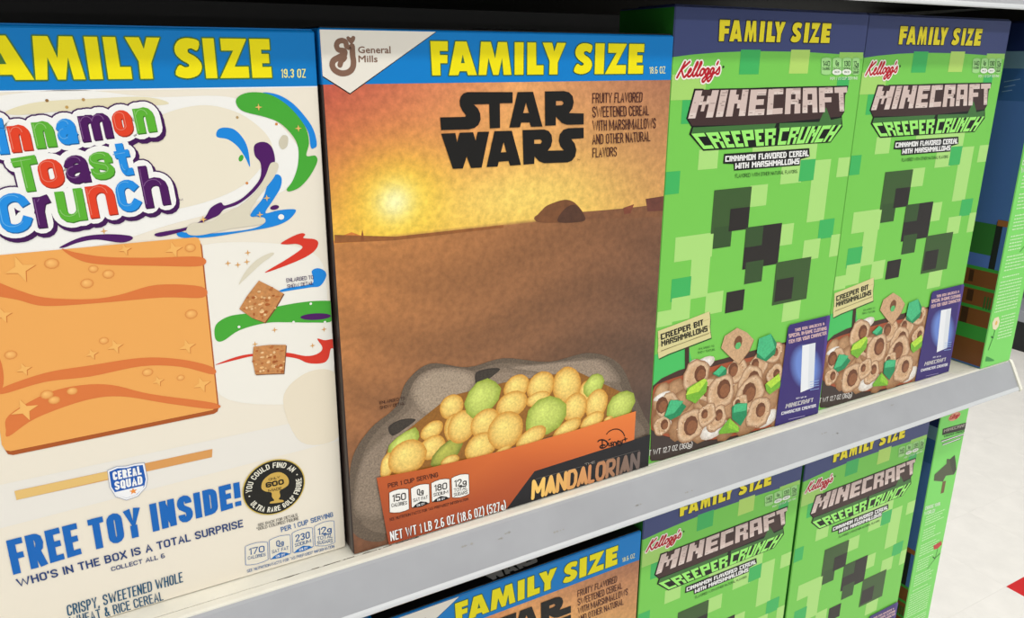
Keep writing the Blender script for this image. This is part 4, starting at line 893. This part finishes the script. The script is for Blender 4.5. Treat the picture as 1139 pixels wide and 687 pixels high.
family(s, 'C', dict(base=(850, 46.6), top=(850, 23.6), l=[('F', 799.6, 811, 30), ('A', 810.6, 824.5, 46), ('M', 827, 840.6, 46), ('I', 843.7, 848.6, 46), ('L', 851.4, 861, 46), ('Y', 861.6, 873.5, 24), ('S', 879.9, 890.8, 35), ('I', 893.2, 898, 46), ('Z', 899.4, 910, 46), ('E', 912.2, 922, 46)]), edge=(38, 42, 50), col=(243, 226, 40), lay=5)
s.build('size_lettering', M_PRINT, C, front('C'))
s = Sheet()
q = FC(cu([(82, 524), (412, 496), (428, 402), (112, 410)]))
script_word(s, "Kellogg's", q, .0034, (252, 240, 234), 4); script_word(s, "Kellogg's", q, .0014, (186, 22, 38), 5)
disc(s, FC(cu([(441, 442)]))[0], .0008, .0008, (30, 60, 30), 4, n=8)
s.build('script_logo', M_PRINT, C, front('C'))
s = Sheet(); cells = []
for i, (a, b, big, sm, le) in enumerate([(433, 508, '140', 'CALORIES', ''), (518, 588, '0g', 'SAT FAT', '0% DV'), (595, 662, '130', 'SODIUM', '6% DV'), (670, 724, '12g', 'TOTAL/SUGARS', '')]):
    cells.append(([(a, 500+i*1), (b, 502), (b+2, 372), (a+2, 372)], big, sm, ''))
nutrition(s, 'C', cu2, '', None, cells, '', None, None, (166, 222, 140), (30, 70, 34), lay=3, dv=(140, 205, 120))
for a, b in ((516, 586), (592, 660)): s.poly(FC(cu2(ellipse_px(((a+b)/2, 482), 36, 22))), (240, 246, 232), 6)
text(s, '0% DV', FC(cu2([(532, 488), (572, 488), (572, 474), (532, 474)])), (30, 60, 30), 7, res=1); text(s, '6% DV', FC(cu2([(608, 488), (648, 488), (648, 474), (608, 474)])), (30, 60, 30), 7, res=1)
text(s, 'PER 1 1/3 CUP SERVING', FC(cu2([(500, 542), (710, 538), (710, 516), (500, 520)])), (240, 248, 230), 4, off=.01, res=1)
s.build('nutrition_label', M_PRINT, C, front('C'))
# block title with carved depth and the second line
s = Sheet(); K3 = lambda x, y: cm3([(x, y)])[0]; cm4 = crop(845, 85, 7.63); K4 = lambda x, y: cm4([(x, y)])[0]
OUT1 = [K3(128, 103), K3(205, 104), K3(238, 148), K3(262, 104), K3(600, 98), K4(60, 92), K4(400, 84), K4(748, 77), K4(742, 120), K4(722, 160), K4(716, 300), K4(694, 335), K4(700, 425), K4(598, 560), K4(145, 588), K3(740, 594), K3(720, 596), K3(205, 630), K3(85, 490), K3(105, 428), K3(60, 358)]
s.poly(FC(OUT1), (18, 20, 16), 4)
s.poly(FC([K3(78, 362), K3(108, 418), K3(700, 408), K4(680, 340), K4(712, 300), K4(722, 120), K4(730, 95), K3(140, 112)]), (66, 46, 44), 5)
s.poly(FC([K3(118, 432), K3(104, 482), K3(740, 452), K4(120, 440), K4(136, 398), K3(500, 414)]), (66, 116, 58), 5)
s.poly(FC([K4(165, 396), K4(160, 440), K4(688, 412), K4(690, 350), K4(600, 368), K4(560, 260), K4(500, 385)]), (66, 116, 58), 5)
def blk(ch, cv, tl, tr, br, bl, n):
    g3 = bil(FC(cv([bl, br, tr, tl]))); rd = random.Random(n)
    for x0, y0, x1, y1 in BLOCK[ch]:
        s.tri([g3(x0, y0), g3(x1, y0), g3(x1, y1), g3(x0, y1)], [(0, 1, 2, 3)], lin((214, 192, 184)), 7)
    for _ in range(7):
        x0, y0, x1, y1 = rd.choice(BLOCK[ch]); yy = rd.uniform(y0, y1); xa, xb = sorted((rd.uniform(x0, x1), rd.uniform(x0, x1)))
        s.tri([g3(xa, yy), g3(xb, yy), g3(xb, yy+.03), g3(xa, yy+.03)], [(0, 1, 2, 3)], lin((164, 144, 136)), 8)
        if rd.random() < .5: s.tri([g3(x0+.02, y0), g3(x1-.02, y0), g3(x1-.02, y0+min(.2, (y1-y0)/2)), g3(x0+.02, y0+min(.2, (y1-y0)/2))], [(0, 1, 2, 3)], lin((226, 208, 200)), 7.5)
for ch, cv, tl, tr, br, bl in [('M', cm3, (137, 120), (336, 116), (284, 346), (73, 357)), ('I', cm3, (352, 116), (416, 114), (368, 341), (308, 344)), ('N', cm3, (433, 114), (588, 110), (558, 333), (392, 340)), ('E', cm3, (606, 112), (740, 108), (718, 326), (581, 332)),
    ('C', cm4, (70, 108), (196, 102), (188, 315), (53, 325)), ('R', cm4, (219, 102), (342, 98), (338, 312), (207, 320)), ('A', cm4, (362, 98), (478, 95), (485, 305), (356, 310)), ('F', cm4, (497, 96), (614, 92), (620, 298), (500, 304)), ('T', cm4, (628, 92), (736, 88), (742, 292), (640, 298))]:
    blk(ch, cv, tl, tr, br, bl, hash(ch) % 1 + ord(ch))
LGR = (160, 240, 116)
for txt, q in (('CREEPER', [K3(210, 614), K4(118, 580), K4(130, 440), K3(108, 486)]), ('CRUNCH', [K4(150, 580), K4(592, 550), K4(688, 410), K4(172, 438)])):
    pixtext(s, txt, FC(q), LGR, 6, fat=.42)
s.build('title_lettering', M_PRINT, C, front('C')); s = Sheet()
s.poly(FC(c5([(266, 160), (985, 111), (990, 182), (912, 204), (905, 256), (350, 301), (346, 245), (257, 242)])), (20, 20, 18), 4)
pixtext(s, 'CINNAMON FLAVORED CEREAL', FC(c5([(276, 226), (978, 178), (978, 128), (278, 178)])), (246, 246, 244), 5, fat=.5)
pixtext(s, 'WITH MARSHMALLOWS', FC(c5([(360, 286), (898, 244), (902, 196), (362, 238)])), (246, 246, 244), 5, fat=.5)
text(s, 'FLAVORED WITH OTHER NATURAL FLAVORS', FC(c5([(360, 364), (884, 320), (884, 292), (360, 330)])), (34, 74, 30), 4, off=.005, res=1)
s.build('recipe_lettering', M_PRINT, C, front('C'))

# bowl picture
s = Sheet(); cw = crop(720, 330, 3.817)
s.poly(FC(cw([(10, 380), (60, 345), (130, 312), (200, 290), (320, 262), (430, 232), (520, 208), (590, 190), (760, 150), (735, 530), (560, 580), (60, 690), (10, 690)])), (74, 48, 40), 3)
s.poly(FC(cw(cr([(20, 400), (80, 355), (200, 318), (330, 280), (470, 248), (600, 200), (740, 175), (735, 520), (640, 535), (500, 556), (380, 586), (260, 606), (150, 602), (70, 588), (15, 560)], 4))), (170, 84, 52), 4)
s.poly(FC(cw(cr([(24, 420), (90, 372), (200, 335), (330, 300), (470, 262), (600, 215), (734, 195), (732, 500), (640, 515), (500, 540), (380, 570), (260, 592), (150, 590), (70, 576), (20, 550)], 4))), (150, 100, 66), 5)
s.poly(FC(cw([(14, 562), (70, 592), (150, 607), (260, 612), (380, 592), (500, 562), (545, 552), (545, 590), (60, 692), (14, 696)])), (66, 54, 50), 6)
text(s, 'NET WT 12.7 OZ (360g)', FC(cw([(-22, 678), (188, 636), (190, 612), (-20, 655)])), (236, 232, 226), 8, off=.01, res=1)
s.poly(FC(cw([(158, 215), (176, 210), (176, 302), (158, 306)])), (66, 42, 34), 4)
s.build('bowl_picture', M_PRINT, C, front('C'))
s = Sheet((7, .013)); rd = random.Random(4); random.seed(21)
kC = lambda x, y: math.dist(FC(cw([(x, y)]))[0], FC(cw([(x+10, y)]))[0])/10
LO, LR, HO = (204, 166, 126), (150, 104, 66), (112, 66, 40)
for x, y, r in [(60, 430, 40), (120, 395, 40), (170, 480, 45), (250, 460, 50), (340, 480, 45), (270, 400, 50), (200, 380, 40), (380, 370, 45), (470, 310, 50), (540, 260, 45), (520, 300, 40), (560, 400, 45), (460, 460, 50), (560, 480, 45), (330, 560, 40), (420, 520, 50), (60, 520, 40), (230, 560, 45), (510, 440, 45), (130, 560, 40), (640, 250, 50), (680, 330, 50), (640, 400, 60), (690, 450, 50), (60, 400, 30), (150, 440, 40), (320, 400, 40)]:
    disc(s, FC(cw([(x, y)]))[0], r*kC(x, y)*1.1, r*kC(x, y), rd.choice([LO, (190, 148, 108), (176, 132, 94)]), 6+rd.random(), rot=rd.uniform(-1, 1), n=9, rim=LR, jag=.1)
for x, y, rx, ry in [(235, 285, 48, 22), (195, 290, 28, 20), (505, 515, 45, 25), (280, 560, 55, 30), (60, 420, 35, 12), (340, 360, 30, 12), (690, 500, 50, 20), (70, 545, 30, 16)]:
    disc(s, FC(cw([(x, y)]))[0], rx*kC(x, y), ry*kC(x, y), (246, 242, 236), 7.5, rim=(214, 200, 186), n=14, rot=.2)
for i, (x, y, r, hx, hy, hr) in enumerate([(260, 395, 42, 250, 400, 14), (380, 310, 44, 362, 308, 18), (470, 290, 42, 455, 285, 14), (85, 462, 48, 60, 458, 22), (205, 335, 58, 222, 325, 22), (435, 355, 52, 448, 350, 22), (310, 405, 60, 322, 390, 25), (435, 410, 58, 430, 405, 25), (60, 545, 36, 70, 540, 14), (180, 545, 60, 182, 545, 26), (290, 515, 44, 300, 500, 15), (470, 490, 52, 478, 478, 18), (250, 500, 40, 240, 495, 12), (390, 455, 34, 380, 450, 10), (540, 330, 36, 545, 325, 12), (640, 300, 50, 645, 295, 18), (660, 400, 54, 662, 398, 20), (535, 235, 36, 540, 232, 10)]):
    k = kC(x, y); P0 = FC(cw([(x, y)]))[0]
    ro = rd.uniform(-.8, .8); n = 20; pts = []
    for t_ in range(n):
        t = t_*2*math.pi/n; e = 1/max(abs(math.cos(t))**3.2+abs(math.sin(t))**3.2, .001)**(1/3.2); e *= rd.uniform(.93, 1.04)
        pts.append((P0[0]+r*k*.93*e*math.cos(t+ro), P0[1]+r*k*.93*e*math.sin(t+ro)))
    m1 = [lerp(P0, q_, .8) for q_ in pts]; m1 = [(a_-.0002, b_+.0004) for a_, b_ in m1]; m2 = [lerp(P0, q_, .5) for q_ in pts]
    lc = lin((222, 186, 148)); s.tri(pts+m1+m2+[P0], [(j, (j+1) % n, n+(j+1) % n, n+j) for j in range(n)]+[(n+j, n+(j+1) % n, 2*n+(j+1) % n, 2*n+j) for j in range(n)]+[(2*n+j, 2*n+(j+1) % n, 3*n) for j in range(n)], None, 8+i*.35, [lin((146, 98, 62))]*n+[lin((226, 192, 156))]*n+[lin((206, 164, 124))]*n+[lc])
    for _ in range(16):
        t = rd.uniform(0, 6.28); e = rd.uniform(.45, .9); disc(s, (P0[0]+r*k*e*math.cos(t), P0[1]+r*k*e*math.sin(t)), rd.uniform(.0003, .0007), rd.uniform(.0003, .0006), rd.choice([(150, 100, 62), (240, 218, 190), (170, 120, 80), (236, 208, 176)]), 8.1+i*.35, n=5)
    disc(s, FC(cw([(hx, hy)]))[0], hr*k*1.1, hr*k*1.35, HO, 8.2+i*.35, rot=.3, n=10)
    disc(s, FC(cw([(hx+4, hy+6)]))[0], hr*k*.8, hr*k*.9, (146, 92, 58), 8.25+i*.35, rot=.3, n=10)
sqr = FC(cw([(378, 130), (420, 150), (448, 180), (430, 225), (385, 285), (345, 250), (310, 215), (325, 165)]))
s.poly([(a+.0004, b-.0006) for a, b in sqr], (140, 94, 58), 15); s.poly(sqr, (208, 168, 128), 15.3)
disc(s, FC(cw([(382, 192)]))[0], 17*kC(380, 190), 22*kC(380, 190), (120, 74, 46), 15.6, n=10); disc(s, FC(cw([(382, 206)]))[0], 13*kC(380, 190), 12*kC(380, 190), (94, 190, 110), 15.8, n=6)
s.build('cereal_loop_picture', M_FOOD, C, front('C'))
s = Sheet()
def cube(pts_top, pts_side, c1, c2, lay):
    allp = FC(cw(pts_side)); s.poly(allp, c2, lay); s.poly(FC(cw(pts_top)), c1, lay+.3)
TQ, TQ2, LM, LM2 = (72, 190, 130), (30, 140, 90), (186, 226, 70), (120, 184, 50)
for t, sd, a, b in [([(470, 175), (520, 155), (538, 215), (492, 262), (460, 235)], [(470, 175), (520, 155), (545, 195), (538, 240), (500, 272), (460, 255)], TQ, TQ2),
  ([(175, 385), (235, 345), (250, 350), (215, 400), (158, 415)], [(165, 385), (235, 345), (252, 360), (246, 400), (200, 450), (160, 430)], LM, LM2),
  ([(95, 435), (150, 440), (110, 490), (70, 505)], [(90, 440), (125, 434), (162, 462), (135, 500), (95, 520), (68, 505)], TQ, TQ2),
  ([(365, 455), (418, 448), (415, 480), (360, 490)], [(355, 465), (380, 448), (420, 450), (418, 500), (392, 545), (355, 515)], TQ, TQ2),
  ([(345, 515), (380, 545), (385, 570), (340, 552)], [(345, 512), (388, 555), (380, 572), (300, 580), (300, 568)], (150, 210, 60), LM2),
  ([(275, 322), (310, 290), (330, 300), (300, 332)], [(272, 325), (310, 290), (333, 308), (330, 328), (300, 338)], TQ, TQ2),
  ([(500, 365), (555, 325), (562, 350), (520, 385)], [(496, 370), (555, 322), (563, 378), (515, 412), (500, 395)], LM, LM2)]:
    s = Sheet(); cube(t, sd, a, b, 16); s.build('marshmallow_picture', M_FOOD, C, front('C'))
s = Sheet(); cs = crop(725, 340, 7.63)
sg = [(48, 212), (160, 170), (300, 118), (485, 45), (492, 110), (488, 180), (500, 268), (300, 345), (140, 405), (55, 446), (46, 380), (52, 330)]
s.poly(FC(cs([(x+6, y+10) for x, y in sg])), (40, 90, 40), 4); s.poly(FC(cs(sg)), (222, 212, 152), 6)
for y0 in (.28, .55, .8):
    stroke(s, FC(cs([(50, 212+y0*230), (492, 45+y0*220)])), .0002, (170, 156, 100), 6.5, sq=True)
pixtext(s, 'CREEPER BIT', FC(cs([(75, 288), (432, 160), (428, 112), (72, 238)])), (24, 22, 16), 7, fat=.55)
pixtext(s, 'MARSHMALLOWS', FC(cs([(78, 344), (468, 212), (464, 165), (76, 296)])), (24, 22, 16), 7, fat=.55)
dashes(s, None, 0, 0, 0, 0, (0, 0, 0), 7, 1)
stroke(s, FC(cs([(75, 380), (480, 232)])), .0004, (120, 108, 70), 7, sq=True)
text(s, 'ENLARGED TO', FC(cs([(395, 372), (525, 345), (524, 330), (394, 356)])), (24, 80, 34), 7, off=.012, res=1)
text(s, 'SHOW TEXTURE', FC(cs([(388, 404), (532, 376), (530, 360), (386, 388)])), (24, 80, 34), 7, off=.012, res=1)
s.build('sign_picture', M_PRINT, C, front('C'))
s = Sheet(); cp = crop(860, 340, 4.907); LP = 18; PUc = (58, 44, 116)
s.poly(FC(cp([(76, 116), (86, 100), (286, 52), (300, 48), (305, 60), (252, 596), (2, 656)])), PUc, LP)
s.poly(FC(cp([(286, 52), (300, 48), (305, 60), (252, 596), (236, 600)])), (84, 62, 140), LP+.5)
for q, t in (([(113, 138), (272, 102), (271, 88), (112, 122)], 'THIS BOX UNLOCKS A'), ([(80, 172), (284, 128), (283, 110), (78, 152)], 'SPECIAL IN-GAME CLOTHING'), ([(80, 204), (284, 154), (283, 136), (78, 184)], 'ITEM FOR YOUR CHARACTER')):
    pixtext(s, t, FC(cp(q)), (226, 190, 190), LP+1, fat=.5)
n = 24; el = FC(cp(ellipse_px((172, 330), 92, 130, -.15, n))); el2 = FC(cp(ellipse_px((172, 330), 50, 90, -.15, n)))
s.tri(el+el2, [(i, (i+1) % n, n+(i+1) % n, n+i) for i in range(n)]+[tuple(range(n, 2*n))], None, LP+.7, [lin(PUc)]*n+[lin((110, 140, 214))]*n)
s.poly(FC(cp([(152, 214), (224, 198), (214, 440), (142, 470)])), (226, 230, 236), LP+1)
s.poly(FC(cp([(152, 214), (190, 206), (182, 452), (142, 470)])), (240, 242, 246), LP+1.3)
for y in (412, 426, 438, 456): stroke(s, FC(cp([(195, y), (242, y-8)])), .0005, (150, 180, 230), LP+1.5, sq=True)
pixtext(s, 'SET UP IN', FC(cp([(118, 506), (174, 496), (174, 488), (118, 498)])), (220, 216, 230), LP+1, fat=.4)
pixtext(s, 'MINECRAFT', FC(cp([(60, 556), (210, 520), (212, 498), (66, 532)])), (200, 196, 196), LP+1, fat=.5)
pixtext(s, 'CHARACTER CREATOR', FC(cp([(38, 592), (226, 548), (226, 532), (40, 576)])), (232, 230, 236), LP+1, fat=.5)
for q in ([(78, 616), (166, 596)], [(92, 628), (148, 616)]): stroke(s, FC(cp(q)), .0005, (170, 160, 200), LP+1, sq=True)
s.build('purple_panel_print', M_PRINT, C, front('C'))
s = Sheet()
for z0, z1, y0, y1, col in [(.0006, hC-.001, -D/2+.0006, D/2-.0006, (44, 120, 40)), (.22, .25, -.02, 0, GT), (.12, .16, 0, .02, GL)]: s.poly([(y0, z0), (y1, z0), (y1, z1), (y0, z1)], col, 0 if y0 < -.02 else 1)  # base green darkened to paint in the shadow on this side
s.build('green_side_print', M_PRINT, C, side('C'))

# ================================================================== BOX E: turned box, narrow side to the aisle
E = empty('cereal_box', base('E'), 'green cereal box at the shelf end turned with its narrow side and sky picture showing', 'cereal box')
hE, wE = BOX['E']['h'], BOX['E']['w']; FE, FE2, FS = fr('E'), fr('E2'), fr('Eside')
DEP['Ebody'] = DEP['E']
carton('E', E, lambda z, x, y: (126, 214, 100) if z < hE-.002 else (34, 44, 84), hE-.02, (40, 48, 90))
L_, R_ = -wE/2+.0005, wE/2-.0005
s = Sheet(); s.poly([(L_, .0006), (R_, .0006), (R_, hE-.001), (L_, hE-.001)], (128, 222, 104), 0)
s.build('green_print', M_PRINT, E, front('E'))
s = Sheet()
ce = crop(980, 440, 5.725)
# the upper end of the side as seen on the box below, the lower end as seen on the box above
q = [(L_+.010, 0), (R_-.010, 0)]
def z2(u, v): return FE2([(u, v)])[0][1]
zk = z2(1064, 462); rrx = .0105
s.poly([(rrx*math.cos(t)*.95, zk+.0045*math.sin(t)) for t in [i*2*math.pi/16 for i in range(16)]], (226, 160, 130), 2)
script_word(s, "Kellogg's", [(-.0085, zk-.002), (.0085, zk-.001), (.0085, zk+.003), (-.0085, zk+.002)], .0008, (190, 40, 40), 3)
Q = lambda *p: FE2(ce(p))
s.poly(Q((392, 210), (552, 165), (556, 205), (388, 250)), (40, 38, 32), 2)
pixtext(s, 'MINECRAFT', Q((398, 232), (548, 190), (548, 172), (400, 214)), (170, 160, 150), 3, fat=.4)
pixtext(s, 'CREEPER CRUNCH', Q((400, 264), (530, 228), (530, 216), (400, 252)), (50, 110, 50), 3, fat=.4)
for a, b, c, d in (((382, 296), (538, 246), (538, 234), (380, 284)), ((390, 316), (506, 276), (505, 266), (388, 306))):
    s.poly(Q(a, b, c, d), (30, 50, 30), 2); stroke(s, Q(((a[0]+d[0])/2+4, (a[1]+d[1])/2), ((b[0]+c[0])/2-4, (b[1]+c[1])/2)), .0011, (240, 244, 236), 3, sq=True)
s.poly(Q((335, 540), (340, 500), (415, 432), (418, 400), (438, 402), (468, 376), (475, 430), (478, 470), (462, 500), (412, 508), (392, 545)), (84, 90, 66), 2)
s.poly(Q((438, 402), (468, 376), (475, 430), (478, 470), (462, 500), (440, 440)), (66, 72, 56), 3)
s.poly(Q((392, 545), (412, 540), (398, 615), (378, 622)), (120, 92, 56), 2)
c7 = crop(960, 560, 5.41); Q7 = lambda *p: FE2(c7(p))
text(s, 'CHOOSE YOUR', Q7((372, 38), (462, 8), (462, -12), (374, 16)), (230, 248, 220), 3, off=.03, res=1)
text(s, 'WORLD!', Q7((366, 72), (430, 50), (432, 28), (368, 48)), (230, 248, 220), 3, off=.03, res=1)
zt1, zb1 = z2(1020, 580), z2(1000, 684)
z = zt1; i = 0
while z > .085:
    if i % 6 != 4: dashes(s, None, z, L_+.006, R_-(.020 if 3 < i % 14 < 9 else .008+.003*(i % 3)), .0011, (208, 244, 190), 2, i)
    z -= .0031; i += 1
s.poly(Q7((425, 275), (422, 252), (445, 238), (470, 222), (472, 245), (448, 268)), (196, 62, 56), 3)
stroke(s, Q7((448, 268), (432, 330), (400, 370), (385, 390)), .0007, (44, 100, 40), 3); stroke(s, Q7((432, 330), (418, 318)), .0012, (44, 100, 40), 3); stroke(s, Q7((436, 322), (462, 298)), .0010, (44, 100, 40), 3)
c9 = crop(1089, 300, 4.58); Q9 = lambda *p: FE(c9(p))
i = 40
for y in range(12, 124, 15): 
    z = Q9((150, y+20))[0][1]; 
dz = 0
z = .082
while z > .052:
    dashes(s, None, z, L_+.004, R_-.007, .0011, (208, 244, 190), 2, i); z -= .0031; i += 1
z = .048
while z > .026:
    dashes(s, None, z, L_+.017, R_-.006, .0011, (208, 244, 190), 2, i); z -= .0031; i += 1
s.poly(FE(c9([(68, 300), (66, 270), (78, 245), (98, 238), (104, 262), (96, 290), (82, 306)])), (240, 226, 190), 3); disc(s, Q9((86, 270))[0], .0016, .0022, (230, 180, 90), 4, n=10)
stroke(s, Q9((80, 305), (70, 345), (60, 370), (46, 408)), .0008, (40, 110, 44), 3); stroke(s, Q9((70, 345), (62, 340)), .0016, (40, 110, 44), 3)
s.poly(Q9((30, 466), (36, 440), (50, 445), (76, 458), (72, 464)), (60, 150, 70), 3)
s.build('side_lettering', M_PRINT, E, front('E'))
# big panel facing left
s = Sheet(); y0, y1 = -.1742/2+.0006, .1742/2-.0006
def zs(u, v): return at('Eside', u, v)
def hb(za, zb_, ya, yb, col, lay): s.poly([(ya, za), (yb, za), (yb, zb_), (ya, zb_)], col, lay)
hb(.0006, hE-.001, y0, y1, (74, 108, 168), 0)
pz = lambda u, v: at('Eside', u, v)[1]
zA, zB_ = pz(1124, 57), pz(1118, 76)
hb(zA, hE-.001, y0, y1, (30, 44, 88), 1); hb(zB_, zA, y0, y1, (110, 142, 160), 1); hb(pz(1124, 112), zB_, y0, y1, (54, 92, 146), 1)
ce1 = crop(1079, 20, 4.3)
for (a, b) in (((165, 305), (240, 292)), ((165, 330), (215, 320)), ((155, 352), (200, 345))): stroke(s, FS(ce1([a, b])), .0007, (120, 150, 186), 2, sq=True)
cc = crop(1050, 240, 3.82); PS = lambda p: FS(cc(p))
lft = y1
def sl(zt_, zb_, ya, yb, col, lay): hb(zb_, zt_, ya, yb, col, lay)
zz = lambda v: at('Eside', 1050+150/3.82, 240+v/3.82)[1]
yy = lambda u, v: at('Eside', 1050+u/3.82, 240+v/3.82)[0]
sl(zz(25), zz(160), yy(222, 90), y1, (52, 112, 50), 1); sl(zz(10), zz(225), y0+.004, yy(208, 120), (38, 40, 40), 2); sl(zz(2), zz(28), y0, yy(230, 20), (150, 92, 52), 3)
sl(zz(160), zz(215), yy(207, 190), y1, (82, 112, 184), 1)
for v0, v1, u, cgn in ((215, 300, 180, 0), (300, 385, 150, 0), (385, 470, 120, 0), (470, 640, 90, 0)):
    sl(zz(v0), zz(v1), y0, y1, (124, 74, 40), 2); sl(zz(v0), zz(v0+(14 if v0 < 460 else 62)), y0, y1, (62, 150, 60), 3)
for u0, u1, v0, v1 in ((100, 128, 320, 370), (75, 105, 400, 470), (110, 130, 235, 285)): sl(zz(v0), zz(v1), yy(u1, v0), yy(u0, v0), (72, 44, 30), 4)
for u, v in ((175, 335), (188, 335), (200, 335)): sl(zz(v), zz(v+55), yy(u+7, v), yy(u, v), (50, 96, 46), 4)
s.build('landscape_print', M_PRINT, E, side('E'))

# ================================================================== copies
def copy_thing(src, k, name, label, ref):
    t = src.copy(); COL.objects.link(t); t.name = name; t['label'] = label; t.location = base(k)
    for ch in list(src.children):
        c = ch.copy(); COL.objects.link(c); c.parent = t
    return t
Dd = copy_thing(C, 'Dd', 'cereal_box', 'green block patterned cereal box on the upper shelf, nearer the shelf end', 'C')
B2 = copy_thing(B, 'B2', 'cereal_box', 'orange desert cereal box on the shelf below, mostly cut by the picture edge', 'B')
C2b = copy_thing(C, 'C2', 'cereal_box', 'green block patterned cereal box on the lower shelf, beside the lower orange box', 'C')
D2b = copy_thing(C, 'D2', 'cereal_box', 'green block patterned cereal box on the lower shelf, nearest the white floor', 'C')
E2b = copy_thing(E, 'E2', 'cereal_box', 'narrow side of green cereal box on the lower shelf with a grey axe picture', 'E')
for t, y in ((Dd, .0), ): pass
for grp, L in (('green block patterned boxes', (C, Dd, C2b, D2b)), ('orange desert boxes', (B, B2)), ('boxes turned sideways at the shelf end', (E, E2b))):
    for t in L: t['group'] = grp
